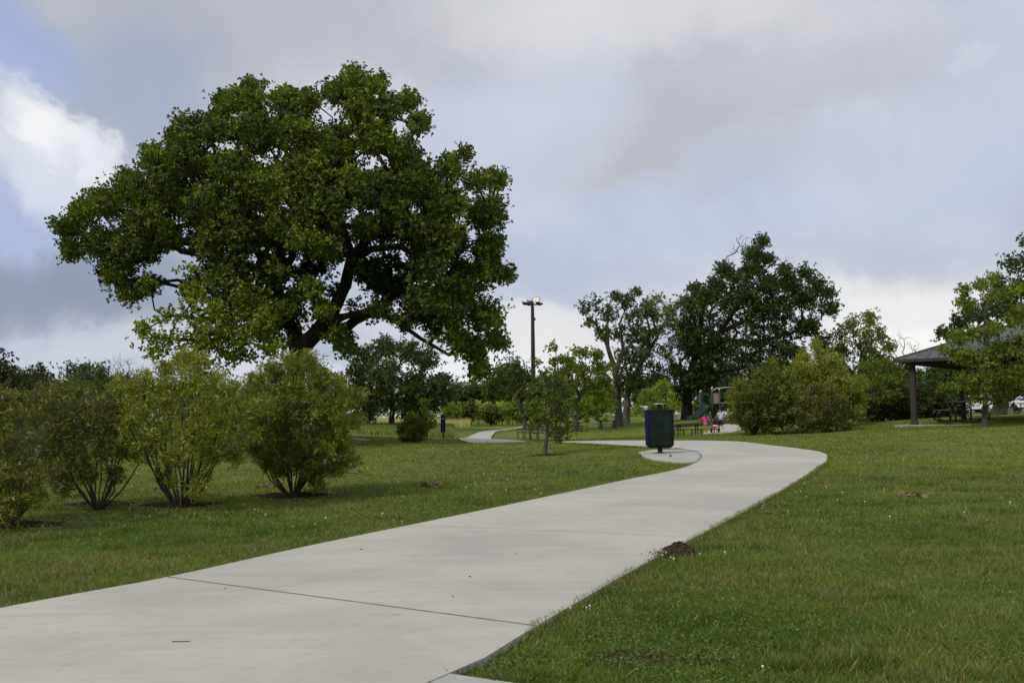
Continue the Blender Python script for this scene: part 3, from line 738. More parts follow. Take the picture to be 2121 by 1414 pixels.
# --- the great oak
Yo = 45
oak_lobes = [(140, 475, 34), (172, 440, 34), (148, 520, 26), (215, 420, 40), (205, 500, 46), (235, 565, 36), (270, 600, 30), (310, 590, 22), (255, 520, 48), (295, 460, 56), (275, 385, 46), (318, 330, 40), (340, 400, 56),
    (378, 280, 42), (345, 480, 42), (395, 330, 56), (415, 425, 60), (440, 262, 46), (430, 500, 40), (470, 215, 32), (480, 350, 66), (495, 450, 56), (520, 200, 38), (530, 280, 60), (560, 380, 66), (590, 205, 38),
    (570, 480, 48), (610, 270, 56), (640, 345, 64), (640, 205, 26), (690, 300, 56), (700, 190, 34), (733, 160, 30), (745, 225, 44), (778, 175, 24), (775, 285, 48), (800, 225, 34), (848, 212, 30), (866, 258, 28),
    (840, 320, 40), (720, 385, 66), (665, 440, 50), (795, 395, 66), (868, 370, 52), (935, 345, 34), (958, 318, 22), (915, 420, 62), (985, 375, 38), (1025, 372, 27), (1003, 440, 46), (820, 465, 46),
    (760, 470, 40), (925, 500, 56), (1010, 510, 38), (885, 545, 46), (960, 585, 50), (1050, 568, 28), (1010, 560, 34), (930, 640, 50), (1005, 655, 44), (1030, 705, 26), (985, 720, 40), (990, 768, 22),
    (940, 700, 36), (900, 690, 30), (865, 615, 40), (825, 590, 34), (790, 640, 22), (835, 665, 16), (770, 565, 32), (470, 560, 42), (400, 600, 22), (560, 560, 36), (530, 620, 40), (600, 640, 24), (640, 500, 30), (700, 690, 20), (715, 715, 14), (670, 640, 18), (560, 690, 30), (690, 520, 26), (645, 600, 22), (560, 610, 40, -3), (520, 570, 40, -3.5), (600, 560, 34, -2), (580, 650, 28, -2), (470, 600, 40, -4), (430, 560, 30, -4), (640, 560, 24, 3), (800, 600, 26, -3), (660, 480, 40, -4), (755, 520, 26, 3), (610, 690, 20, 3), (500, 520, 30, -5), (600, 480, 56), (680, 500, 46), (560, 560, 52, 2), (640, 420, 56), (500, 500, 52), (450, 470, 50), (760, 560, 42, -3), (820, 540, 50, -3), (700, 600, 26, 4), (770, 600, 28, 3), (870, 480, 50), (300, 510, 40), (880, 640, 45), (930, 600, 45), (780, 480, 44, -4), (600, 620, 34, -3.5), (590, 560, 34, 4), (850, 560, 40, 3), (650, 640, 16, -2), (730, 630, 18, 3), (660, 550, 54, 3.5), (640, 600, 44, 4), (622, 655, 34, 4.5), (780, 605, 48, 4), (760, 560, 44, 1), (840, 600, 44, 1), (440, 520, 44, 2), (660, 560, 44, 5.5), (800, 560, 46, 5)]
low_lobes = [(300, 680, 24, -7.5), (340, 655, 30, -7.5), (372, 700, 28, -7), (322, 730, 26, -7), (400, 560, 20, -6.5), (402, 610, 26, -7), (440, 640, 40, -7), (430, 700, 40, -7), (490, 600, 26, -6), (500, 680, 46, -6.5), (550, 650, 34, -6), (560, 720, 34, -6), (470, 740, 34, -7), (390, 750, 30, -7), (590, 700, 16, -6), (300, 680, 22, -6.3), (345, 660, 28, -6.2), (372, 705, 26, -8), (400, 560, 18, -7.5), (402, 610, 24, -8), (440, 640, 36, -8.4), (430, 700, 38, -8.2), (490, 610, 26, -7.5), (500, 680, 42, -8), (550, 660, 32, -7.6), (560, 720, 32, -7.8), (520, 620, 30, -7), (470, 660, 34, -6), (400, 670, 26, -6.6), (320, 700, 22, -8), (420, 590, 34, -7), (450, 640, 42, -6.5), (500, 640, 42, -7.2), (540, 690, 40, -7.2), (470, 700, 40, -7.6), (420, 720, 36, -6.5), (350, 700, 30, -7), (390, 640, 30, -7.3), (560, 640, 34, -7), (290, 700, 20, -7), (420, 750, 34, -7.5), (500, 740, 40, -7)]
limbs = [(None, [(612, 915, 0, .46), (612, 800, 0, .40), (618, 725, 0, .40)]),
         (0, [(618, 725, 0, .4), (655, 690, -.3, .33), (690, 645, -.8, .29), (715, 592, -1.2, .26), (728, 530, -1.6, .22), (760, 498, -1.5, .19), (800, 470, -1, .16), (850, 455, 0, .12), (900, 430, 0, .08)]),
         (0, [(725, 545, -1.5, .2), (775, 515, -3, .15), (830, 510, -3.5, .13), (880, 545, -3.5, .10), (920, 560, -3, .07)]),
         (0, [(665, 678, -.4, .2), (715, 655, -2, .14), (770, 640, -3, .12), (820, 665, -3.5, .10), (870, 700, -3.5, .08), (930, 735, -3, .06)]),
         (0, [(618, 725, 0, .4), (598, 670, .3, .28), (582, 620, .5, .25), (560, 565, .3, .22), (520, 500, 0, .17), (460, 440, 0, .12), (400, 380, 0, .08)]),
         (0, [(580, 600, .4, .22), (606, 530, 1.5, .17), (622, 450, 2, .14), (640, 360, 2, .10), (650, 270, 2, .06)]),
         (0, [(728, 530, -1.6, .2), (700, 450, 1, .15), (715, 370, 2, .11), (745, 270, 2, .07)]),
         (0, [(565, 575, .3, .2), (500, 545, -2, .16), (440, 530, -3, .14), (375, 520, -3.5, .12), (320, 480, -4, .09), (240, 480, -4, .05)]),
         (0, [(598, 680, .2, .25), (540, 660, -3, .13), (480, 650, -5, .10), (420, 660, -6, .07)])]
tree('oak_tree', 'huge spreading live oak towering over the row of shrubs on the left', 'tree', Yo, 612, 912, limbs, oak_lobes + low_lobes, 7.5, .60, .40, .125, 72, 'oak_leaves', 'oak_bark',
     None, 3, rmin=.015, aspect=.7, tb=(-.22, .42), tintf=lambda i, d, t: .62 if i >= len(oak_lobes) else ((.36 if 540 < oak_lobes[i][0] < 780 and oak_lobes[i][1] < 520 else .14) if d < -3 else 0), sides=7, seg=.8, flat=.8, keepf=(1.5, .30))  # front and low lobes tinted lighter, light falling there put into leaf colour

# --- generic trees: the outline is filled with irregular lobes
def auto_lobes(x0, x1, ytop, ybot, seed, n=16, prof=None, rr=.2):
    r = np.random.default_rng(seed); w = (x1 - x0) / 2; h = (ybot - ytop) / 2; cx_, cy_ = (x0 + x1) / 2, (ytop + ybot) / 2; out = []
    for i in range(n):
        a = i * 2.39996 + r.uniform(-.3, .3); k = math.sqrt((i + .5) / n); rad = r.uniform(.75, 1.3) * rr * min(w, h) * 2 * (1.15 - .45 * k)
        fx = (w - rad * .75) * k; fy = (h - rad * .75) * k
        out.append((cx_ + math.cos(a) * fx * r.uniform(.88, 1.08), cy_ - math.sin(a) * fy * r.uniform(.88, 1.08), rad))
    return out
def stem(px, base, top, Y, r0, lean=0, fork=None):
    L1 = [(None, [(px, base, 0, r0), (px + lean * .4, base + (top - base) * .35, 0, r0 * .85), (px + lean, base + (top - base) * .8, 0, r0 * .45)])]
    for f in fork or []:
        L1.append((0, [(px + lean * .5, base + (top - base) * .42, 0, r0 * .6), (px + f[0] * .6, base + (top - base) * f[1] * .8, f[2], r0 * .4), (px + f[0], base + (top - base) * f[1], f[2], r0 * .22)]))
    return L1
GB = 'trees standing in the park beyond the path'
# dark spreading tree under the oak's right side
tree('shade_tree', 'round grey-green tree with short trunk beside the trimmed round bush', 'tree', 84, 812, 889, stem(812, 889, 740, 84, .26, 0, [(-60, .8, 1), (60, .8, -1), (-90, .55, 0), (95, .55, 0)]),
     [(760, 735, 34), (800, 720, 30), (840, 730, 34), (880, 750, 34), (745, 780, 40), (800, 780, 46), (860, 790, 44), (905, 800, 32), (740, 830, 36), (790, 830, 36), (845, 840, 34), (890, 835, 34), (925, 815, 18), (760, 855, 20), (735, 865, 16), (875, 860, 22), (915, 790, 22)],
     3.2, .80, .58, .19, 84, 'grey_leaves', 'grey_bark', GB, 21, rmin=.014, tb=(.1, .6))
# tree behind the lamp pole
tree('park_tree', 'dark open crowned tree directly behind the left side of the tall lamp pole', 'tree', 92, 1088, 884, [(None, [(1088, 884, 0, .22), (1082, 845, 0, .18), (1062, 815, 0, .14), (1035, 795, 0, .08)]), (0, [(1070, 825, 0, .14), (1090, 790, 0, .09), (1100, 765, 0, .05)])],
     [(1040, 770, 24), (1070, 755, 26), (1025, 800, 24), (1060, 790, 28), (1095, 790, 22), (1120, 800, 22), (1100, 815, 20), (1045, 815, 16), (1130, 780, 16), (1010, 790, 18), (1080, 770, 22), (1150, 800, 18)],
     2.6, .9, .55, .2, 50, 'dark_leaves', 'grey_bark', GB, 22, rmin=.016, tb=(.2, .8))
tree('park_tree', 'light leaning tree with bare lower trunk right of the near sapling', 'tree', 92, 1192, 868, [(None, [(1192, 868, 0, .28), (1194, 838, 0, .22), (1206, 812, 0, .17), (1222, 780, 0, .10), (1232, 755, 0, .05)]), (0, [(1200, 822, 0, .15), (1185, 785, 0, .09), (1178, 755, 0, .05)])],
     [(1180, 745, 18), (1205, 730, 18), (1235, 735, 18), (1165, 775, 22), (1200, 765, 24), (1240, 765, 22), (1255, 790, 20), (1215, 795, 24), (1180, 805, 22), (1240, 815, 18), (1165, 820, 16), (1262, 760, 14)],
     2.6, .75, .50, .19, 52, 'mid_leaves', 'grey_bark', GB, 23, rmin=.014, tb=(.05, .55))
tree('twin_tree', 'tall dark tree with leaning forked limb, left of the two big trees behind the bin', 'tree', 98, 1279, 876, [(None, [(1281, 876, 0, .40), (1281, 810, 0, .34), (1272, 760, 0, .26), (1258, 715, 0, .20), (1240, 680, 0, .14), (1222, 655, 0, .08)]),
      (0, [(1275, 770, 0, .22), (1290, 720, 0, .16), (1283, 670, 0, .10), (1300, 630, 0, .05)]), (0, [(1258, 715, 0, .2), (1258, 670, 1, .12), (1262, 630, 1, .06)])],
     [(1212, 640, 18), (1235, 628, 24), (1222, 665, 18), (1262, 650, 28), (1275, 615, 14), (1298, 622, 22), (1310, 650, 30), (1250, 690, 22), (1280, 690, 26), (1320, 690, 34), (1318, 605, 12), (1340, 640, 24), (1300, 740, 36), (1340, 740, 36), (1290, 785, 34), (1330, 790, 36), (1362, 770, 24), (1345, 700, 30)],
     2.8, .95, .55, .21, 50, 'dark_leaves', 'grey_bark', GB, 24, rmin=.018, tb=(.1, .75), keepf=(1.7, .30))
tree('twin_tree', 'tall airy tree with grey trunk, right of the two big trees behind the bin', 'tree', 101, 1297, 875, [(None, [(1297, 875, 0, .38), (1299, 820, 0, .32), (1318, 770, 0, .26), (1342, 730, 0, .20), (1365, 690, 0, .14), (1385, 650, 0, .07)]),
      (0, [(1342, 730, 0, .2), (1345, 680, 0, .12), (1335, 640, 0, .06)]), (0, [(1365, 700, 0, .14), (1352, 660, -1, .09), (1360, 625, -1, .05)])],
     [(1345, 625, 16), (1368, 618, 16), (1355, 650, 22), (1385, 640, 20), (1395, 665, 22), (1370, 680, 20), (1410, 635, 14), (1400, 700, 26), (1380, 730, 26), (1350, 690, 18), (1395, 760, 22), (1370, 790, 22)],
     2.4, .9, .52, .2, 36, 'mid_leaves', 'grey_bark', GB, 25, rmin=.018, tb=(.0, .5))
# massive dark oak at centre right
tree('oak_tree', 'massive dark oak with dead twigs at its top behind the playground', 'tree', 103, 1422, 872, [(None, [(1422, 872, 0, .55), (1424, 810, 0, .48), (1440, 740, 0, .38), (1450, 680, 0, .28), (1455, 630, 0, .14)]),
      (0, [(1440, 740, 0, .36), (1490, 690, 0, .28), (1530, 630, 0, .24), (1548, 570, 0, .20), (1552, 530, 0, .10)]), (0, [(1490, 690, 0, .3), (1570, 650, 0, .22), (1640, 610, 0, .14), (1700, 600, 0, .07)]), (0, [(1480, 700, 0, .3), (1560, 710, -1, .2), (1640, 690, -1, .12), (1700, 660, 0, .06)])],
     [(1578, 500, 16), (1560, 525, 24), (1590, 535, 14), (1550, 560, 22), (1500, 560, 20), (1520, 575, 18), (1480, 590, 22), (1440, 600, 18), (1425, 630, 24), (1460, 620, 30), (1500, 615, 36), (1545, 605, 40), (1595, 590, 34), (1565, 560, 22), (1635, 585, 32), (1625, 560, 18), (1670, 565, 18), (1690, 590, 26), (1720, 610, 22), (1670, 620, 34), (1715, 640, 26), (1610, 640, 46), (1550, 660, 54), (1480, 670, 50), (1425, 680, 34), (1420, 720, 34), (1470, 730, 50), (1540, 730, 56), (1610, 705, 50), (1670, 675, 34), (1410, 770, 30), (1450, 785, 40), (1510, 790, 46), (1580, 780, 50), (1640, 750, 44), (1700, 710, 26), (1480, 830, 30), (1410, 815, 24), (1540, 830, 34)],
     5.2, 1.05, .68, .235, 62, 'dark_leaves', 'oak_bark', GB, 26, rmin=.02, tb=(.0, .55), seg=1, keepf=(2.0, .18))
tree('park_tree', 'green tree on the right of the massive dark oak above the big shrubs', 'tree', 108, 1775, 868, stem(1775, 868, 690, 108, .35, 10, [(-40, .8, 0), (50, .75, 0), (30, .95, 1)]),
     [(1768, 668, 20), (1800, 662, 22), (1745, 690, 26), (1785, 700, 32), (1825, 695, 24), (1840, 720, 18), (1740, 730, 34), (1790, 745, 38), (1830, 750, 26), (1765, 790, 38), (1820, 790, 30), (1850, 770, 22), (1730, 780, 30), (1868, 800, 26)],
     3, 1, .62, .22, 48, 'mid_leaves', 'grey_bark', GB, 27, rmin=.018, tb=(.0, .45))
tree('park_tree', 'tall dark tree rising behind the roof of the pavilion', 'tree', 62, 2068, 872, stem(2068, 872, 620, 62, .38, 30, [(-70, .8, 0), (60, .8, 0), (-30, .95, 1), (-100, .62, 0)]),
     [(2128, 500, 22), (2100, 545, 24), (2135, 550, 34), (2070, 590, 18), (2110, 600, 36), (2010, 655, 18), (1985, 668, 16), (2040, 650, 22), (2080, 640, 34), (2125, 660, 40), (1955, 690, 16), (2050, 700, 30), (2100, 720, 40), (1985, 700, 16), (1940, 780, 34), (1990, 790, 34), (2050, 780, 44), (2110, 790, 40), (1930, 820, 26), (1975, 830, 24)],
     3, .8, .5, .17, 55, 'dark_leaves', 'grey_bark', GB, 28, rmin=.016, tb=(.0, .6))

# far tree line: each tree its own crown, some copied round the horizon
GF = 'trees along the far edge of the park'
far_defs = [('far_tree', 'pale green willow-like tree at the left end of the sunlit bushes', 132, 955, 800, 870, 925, 990, 'mid_leaves', .25),
            ('far_tree', 'far green tree directly behind the lit yellow bushes', 150, 1020, 790, 868, 975, 1065, 'mid_leaves', .1)]
def far_tree(label, Y, px, top, base, x0, x1, mat, seed, n=14, per=46, tb=(.05, .6), name='far_tree', group=GF, size=.27, trunk=.16, cat='tree', bark='grey_bark', bot=None, ext=None):
    w = (x1 - x0) / F_ * Y
    return tree(name, label, cat, Y, px, base, stem(px, base, top, Y, trunk, 0, [(-(x1 - x0) * .25, .75, 0), ((x1 - x0) * .25, .7, 0)]), auto_lobes(x0, x1, top, bot or (base - (base - top) * .08), seed, n),
                ext or max(1.0, w * .33), max(.6, w * .05 + .4), max(.42, w * .035 + .3), size, per, mat, bark, group, seed, rmin=.02, tb=tb, seg=1.0)
far_tree('pale green feathery tree right of the blue sign post', 135, 950, 806, 866, 922, 992, 'bright_leaves', 41, tb=(-.1, .3))
far_tree('grey-green far tree standing behind the sunlit yellow bushes', 150, 1008, 785, 864, 960, 1060, 'mid_leaves', 42)
far_tree('small dark tree low on the horizon under the oak branches', 160, 935, 796, 862, 905, 962, 'grey_leaves', 43)
far_tree('broad green tree between the lamp pole and the leaning tree', 145, 1130, 800, 862, 1075, 1190, 'mid_leaves', 44)
far_tree('green tree filling the gap below the leaning light tree', 140, 1235, 800, 862, 1190, 1285, 'mid_leaves', 45, tb=(.2, .7))
far_tree('light green tree between the leaning tree and the twin trees', 124, 1240, 775, 866, 1200, 1282, 'mid_leaves', 63, 16, 50, (.1, .6))
far_tree('full green tree right behind the dark open one, left of the lamp pole', 122, 1052, 752, 866, 1000, 1102, 'mid_leaves', 67, 18, 56, (-.1, .35))
far_tree('grey-green tree low on the horizon just right of the shade tree', 126, 975, 786, 866, 930, 1020, 'grey_leaves', 68, 16, 56, (.1, .7))
far_tree('grey-green tree between the leaning tree and the lamp pole', 128, 1150, 776, 866, 1104, 1200, 'grey_leaves', 69, 16, 50, (.2, .8))
far_tree('tall grey-green tree behind the second shrub from the left', 74, 195, 750, 895, 120, 275, 'grey_leaves', 171, 20, 56, (.2, .8), size=.16)
far_tree('broad grey-green tree behind the leftmost shrub', 70, 45, 752, 898, -40, 130, 'grey_leaves', 172, 20, 56, (.1, .6), size=.16)
far_tree('low green tree left of the twin trees, at the lawn edge', 118, 1215, 812, 870, 1160, 1270, 'bright_leaves', 64, 14, 50, (-.2, .2))
far_tree('green tree filling the space behind the second and third shrubs', 62, 235, 778, 900, 150, 330, 'mid_leaves', 65, 20, 60, (.0, .4), size=.15)
far_tree('green tree filling the space behind the two leftmost shrubs', 58, 95, 775, 905, 10, 180, 'mid_leaves', 66, 20, 60, (.0, .35), size=.15)
far_tree('green tree filling the space between the third shrub and the oak', 66, 455, 800, 900, 380, 540, 'mid_leaves', 67, 18, 56, (.0, .35), size=.15)
far_tree('dark green tree behind the bright young tree and the bin', 140, 1350, 770, 862, 1290, 1415, 'grey_leaves', 46, 18)
far_tree('dark tree closing the view behind the green slide', 135, 1480, 740, 862, 1400, 1560, 'dark_leaves', 47, 20)
far_tree('deep green tree behind the large yellow-green shrubs', 130, 1620, 740, 860, 1540, 1700, 'dark_leaves', 48, 20)
far_tree('green tree behind the clipped hedge left of the pavilion', 125, 1850, 735, 856, 1790, 1925, 'mid_leaves', 49, 18, tb=(.0, .4))
far_tree('dark tree seen under the pavilion roof', 120, 1960, 745, 855, 1900, 2030, 'dark_leaves', 50, 18)
far_tree('dark tree behind the parked cars at the right edge', 125, 2090, 730, 853, 2020, 2160, 'dark_leaves', 51, 18)
far_tree('dark conifer-like tree at the extreme left edge', 40, 0, 725, 915, -50, 42, 'hedge_leaves', 52, 18, 60, (.0, .5), size=.13, trunk=.1)
far_tree('dark olive tree showing above the leftmost shrubs', 55, 68, 738, 900, 20, 118, 'hedge_leaves', 53, 18, 60, (.1, .8), size=.13, trunk=.1)
far_tree('open pale tree with visible twigs left of the great oak', 88, 172, 730, 885, 116, 236, 'grey_leaves', 54, 16, 26, (.3, .9), size=.19)
far_tree('grey-green tree behind the gap between two left shrubs', 100, 255, 765, 882, 195, 320, 'grey_leaves', 55, 16, 30, (.1, .6), size=.2)
far_tree('dark green tree low behind the third shrub of the row', 105, 380, 775, 882, 300, 470, 'grey_leaves', 56, 18, 34, (.0, .5), size=.2)
far_tree('green tree low behind the oak trunk', 110, 520, 780, 882, 440, 610, 'mid_leaves', 57, 18, 34, (.0, .4), size=.2)
far_tree('green tree low behind the oak and right hand shrub', 115, 670, 785, 880, 590, 745, 'mid_leaves', 58, 18, 34, (.0, .4), size=.2)
far_tree('green tree low behind the two leftmost shrubs', 95, 90, 790, 888, 20, 160, 'mid_leaves', 59, 18, 34, (.0, .4), size=.2)
far_tree('dark tree just outside the left edge of the park view', 60, -110, 740, 900, -190, -40, 'hedge_leaves', 60, 18, 40, size=.16)
far_tree('tall tree just outside the right edge of the park view', 70, 2240, 600, 868, 2150, 2330, 'dark_leaves', 61, 20, 40, size=.2)

# leafless trees
def bare_tree(label, Y, px, base, tips, r0, seed, group=None):
    x, y = at(px, base, Y)[:2]; z = H(x, y); o = empty('bare_tree', (x, y, z), 0, label, 'tree', group)
    P, par, rad = limbs_px(None, Y, [(None, [(px, base, 0, r0), (px, base - (base - min(t[1] for t in tips)) * .55, 0, r0 * .7)])]); P[0][2] = z - .05
    r = np.random.default_rng(seed); T = []
    for (tx, ty, s) in tips:
        for _ in range(26): T.append(at(tx + r.normal(0, s), ty + r.normal(0, s * .8), Y + r.normal(0, s / F_ * Y)))
    B, par, rr = grow(P, par, rad, T, .45, .2, 0, .009, 2.1)
    skel_mesh('trunk', B, par, rr, 'bare_bark', o, (x, y, z), 5)
    return o
bare_tree('leafless grey tree between the big shrubs and the pavilion roof', 112, 1868, 862, [(1855, 722, 12), (1875, 712, 12), (1895, 718, 10), (1845, 745, 10), (1862, 700, 8)], .16, 71)
bare_tree('leafless pale twiggy tree behind the gap left of the great oak', 95, 252, 884, [(240, 755, 12), (258, 748, 10), (270, 765, 10), (228, 775, 10)], .12, 72)
bare_tree('dead bare crown top poking out of the massive dark oak', 104.5, 1545, 872, [(1530, 500, 9), (1548, 492, 8), (1565, 505, 6), (1520, 515, 6), (1478, 568, 6), (1632, 540, 8)], .14, 73)

# young trees
def sapling(label, Y, px, base, lobes, r0, mat, seed, lean=0, per=60, size=.09, tb=(.1, .7), spacing=.3, rc=.2, ext=None, group='young trees planted on the lawn', bark='grey_bark', aspect=.6, top=None):
    top = top or min(l[1] - l[2] for l in lobes); w = (max(l[0] for l in lobes) - min(l[0] for l in lobes)) / F_ * Y
    return tree('young_tree', label, 'young tree', Y, px, base, [(None, [(px, base, 0, r0), (px + lean * .5, base + (top - base) * .35, 0, r0 * .8), (px + lean, base + (top - base) * .75, 0, r0 * .4)])], lobes, ext or w * .4, spacing, rc, size, per, mat, bark, group, seed, rmin=.005, tb=tb, seg=.25, aspect=aspect)
sapling('leaning young tree in a mulch ring in front of the park benches', 28, 1127, 943,
        [(1142, 720, 6), (1110, 752, 8), (1165, 745, 9), (1190, 720, 6), (1160, 775, 20), (1125, 790, 14), (1180, 760, 12), (1105, 810, 14), (1140, 815, 26), (1172, 810, 20), (1120, 845, 26), (1160, 850, 28), (1185, 850, 14), (1098, 850, 14), (1110, 875, 20), (1150, 885, 18), (1172, 895, 12), (1130, 870, 20), (1155, 905, 7), (1182, 878, 10), (1148, 750, 9)],
        .055, 'mid_leaves', 81, 22, 34, .075, (-.05, .45), .25, .16, ext=.5, bark='grey_bark')
sapling('taller young tree with orange-tinged leaves in front of the pavilion', 42, 2040, 886,
        [(2000, 600, 14), (2010, 632, 10), (1992, 625, 12), (2032, 590, 14), (2058, 575, 14), (2050, 620, 16), (2080, 610, 20), (2020, 690, 22), (2060, 680, 26), (2098, 660, 28), (1985, 700, 22), (1980, 735, 22), (2020, 740, 34), (2070, 730, 38), (2115, 720, 36), (2000, 790, 30), (2045, 790, 40), (2090, 790, 38), (2120, 770, 30), (1960, 725, 10), (1960, 800, 16), (2025, 825, 24), (2075, 820, 24), (2110, 600, 14), (2130, 640, 26)],
        .10, 'mid_leaves', 82, 0, 56, .10, (.1, .7), .40, .27, ext=1.4)
sapling('bright lime green young tree right behind the trash bin', 76, 1352, 893, [(1378, 795, 14), (1360, 808, 14), (1340, 812, 12), (1388, 815, 12), (1330, 832, 14), (1358, 835, 20), (1385, 838, 16), (1345, 858, 16), (1372, 858, 16), (1325, 850, 9)], .06, 'bright_leaves', 83, 4, 50, .15, (.2, .7), .5, .36, ext=1)
sapling('thin lime sapling left of the picnic table on the far lawn', 88, 1217, 884, [(1217, 835, 12), (1228, 850, 10), (1208, 855, 10), (1217, 868, 9)], .035, 'bright_leaves', 84, 0, 30, .15, (-.1, .35), .4, .28)
sapling('taller light green sapling beside the far picnic table', 88, 1254, 898, [(1262, 822, 9), (1250, 840, 12), (1264, 845, 12), (1244, 858, 10), (1268, 862, 8), (1255, 868, 9)], .035, 'bright_leaves', 85, 2, 34, .15, (-.1, .35), .4, .28)
sapling('young sapling on the far lawn a step from the twin trees', 84, 1263, 891, [(1270, 830, 8), (1262, 850, 9), (1274, 855, 8)], .03, 'mid_leaves', 86, 4, 30, .14, (.2, .7), .4, .28)
sapling('bright green young tree growing up behind the trimmed round bush', 56, 885, 904, [(880, 832, 9), (876, 850, 12), (892, 862, 14), (870, 872, 14), (898, 880, 13), (880, 885, 14), (860, 860, 7)], .04, 'bright_leaves', 87, -4, 50, .11, (-.15, .3), .32, .24)
for q_, (fx, ft, fy, fm, fl) in enumerate([(935, 832, 104, 'bright_leaves', 'feathery green bush left of the pale far bushes, beyond the blue box'), (968, 828, 106, 'mid_leaves', 'rounded soft green bush behind the far end of the blue box meadow'), (1062, 830, 108, 'bright_leaves', 'light green bush at the left foot of the lamp pole'),
                                           (1015, 836, 110, 'mid_leaves', 'deep green bush standing low in the middle of the far bush row'), (1150, 838, 112, 'bright_leaves', 'light green bush seen through the leaning young tree')]):
    far_tree(fl, fy, fx, ft, 876, fx - 26, fx + 26, fm, 230 + q_, 12, 60, (-.15, .35), 'far_bush', 'bushes at the far edge of the lawn', .2, .04, 'bush', bot=876)
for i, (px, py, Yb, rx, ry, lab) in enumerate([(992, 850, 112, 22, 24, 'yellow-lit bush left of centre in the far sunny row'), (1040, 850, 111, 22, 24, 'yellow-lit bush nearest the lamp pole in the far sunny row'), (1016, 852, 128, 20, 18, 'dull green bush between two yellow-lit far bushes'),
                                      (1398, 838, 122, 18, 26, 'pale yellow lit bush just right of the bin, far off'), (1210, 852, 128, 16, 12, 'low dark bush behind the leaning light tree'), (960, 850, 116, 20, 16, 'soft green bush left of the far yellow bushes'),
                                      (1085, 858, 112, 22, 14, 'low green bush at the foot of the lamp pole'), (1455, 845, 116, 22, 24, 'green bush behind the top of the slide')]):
    far_tree(lab, Yb, px, py - ry, py + ry * .9, px - rx, px + rx, ['sunlit_leaves', 'sunlit_leaves', 'mid_leaves', 'sunlit_leaves', 'hedge_leaves', 'bright_leaves', 'mid_leaves', 'mid_leaves'][i], 200 + i, 10, 60, (.0, .5) if i in (0, 1, 3) else (-.1, .3), 'far_bush', 'bushes at the far edge of the lawn', .2, .04, 'bush', bot=py + ry)

# ------------------------------------------------------------------ shrubs
def shrub(label, Y, px, base, lobes, mat, seed, nst=12, per=64, spacing=.21, rc=.135, size=.066, aspect=.25, tb=(.05, .65), ext=.95, group='shrubs in a row on the left lawn', spread=.5, r0=.011, name='shrub', droop=0, low=0, up=.5, out=.5):
    r = np.random.default_rng(seed); x, y = gp(px, Y); z = H(x, y); org = (x, y, z)
    o = empty(name, org, 0, label, 'shrub', group)
    T, ids = lobe_targets(lobes, Y, ext, spacing, r, rc); T = T[T[:, 2] > z + .12 + low]
    top = T[:, 2].max() - z; P = [np.array([x, y, z - .04])]; par = [-1]; rad = [r0 * 3.2]
    nst = int(nst * 1.5)
    for k in range(nst):
        a = k * 2 * math.pi / nst + r.uniform(-.25, .25); s = r.uniform(.35, 1.0) * spread; prev = 0; b0 = np.array([x + .05 * math.cos(a), y + .05 * math.sin(a), z])
        for u in (.15, .3, .45, .6):
            q = b0 + np.array([math.cos(a) * s * u ** .8 * top * .8, math.sin(a) * s * u ** .8 * top * .6, u * top * (1 - .15 * s)]) + r.normal(0, .02, 3)
            P.append(q); par.append(prev); rad.append(r0 * (1.15 - u)); prev = len(P) - 1
    B, par, rr = grow(P, par, rad, T, .16, .18, 0, .0032, 2.5)
    skel_mesh('stems', B, par, rr, 'twig_bark', o, org, 5)
    ct = r.uniform(tb[0], tb[1], len(T)) + .25 * (vnoise(T[:, 0] + .37 * T[:, 1], T[:, 2], spacing * 2.6, seed) - .5)
    leaves('crown', T, per, rc, size, mat, o, org, (x, y, z + top * .45), aspect, up, out, ct, droop, .85, seed=seed)
    return o
shrub('dark shrub cut by the left edge of the picture', 12.6, 18, 1088, [(5, 830, 45), (30, 860, 30), (-40, 860, 60), (55, 900, 25), (0, 920, 50), (50, 950, 34), (15, 990, 44), (75, 985, 18), (35, 1040, 40), (-20, 1060, 40), (70, 1030, 20), (-50, 960, 60)], 'olive_leaves', 101, 12, 70, tb=(.05, .65), ext=.7, spread=.6)
shrub('olive shrub with thin fanned stems, second from the left edge', 15, 203, 1044, [(75, 830, 36), (110, 830, 40), (160, 830, 40), (210, 840, 36), (65, 870, 30), (120, 880, 46), (180, 880, 46), (235, 880, 34), (90, 930, 40), (150, 940, 44), (215, 930, 40), (255, 930, 26), (120, 985, 34), (180, 980, 30), (235, 975, 26), (130, 1015, 20), (85, 970, 22)], 'olive_leaves', 102, 10, 54, tb=(.0, .55), ext=.75, spread=.8)
shrub('feathery yellow-green shrub with gnarled base, third from the left edge', 15, 374, 1044, [(385, 740, 24), (410, 745, 28), (350, 760, 26), (300, 790, 34), (250, 800, 28), (340, 800, 40), (400, 795, 44), (450, 790, 34), (480, 810, 30), (280, 840, 44), (350, 850, 46), (430, 850, 50), (500, 850, 32), (530, 840, 22), (550, 832, 14), (265, 880, 34), (320, 900, 40), (400, 900, 44), (470, 900, 40), (520, 890, 28), (290, 935, 30), (360, 950, 34), (430, 945, 38), (480, 945, 24), (420, 990, 26), (345, 990, 20), (400, 1015, 16)], 'shrub_leaves', 103, 12, 58, tb=(.1, .75), ext=.95, spread=.75, r0=.015, spacing=.25)
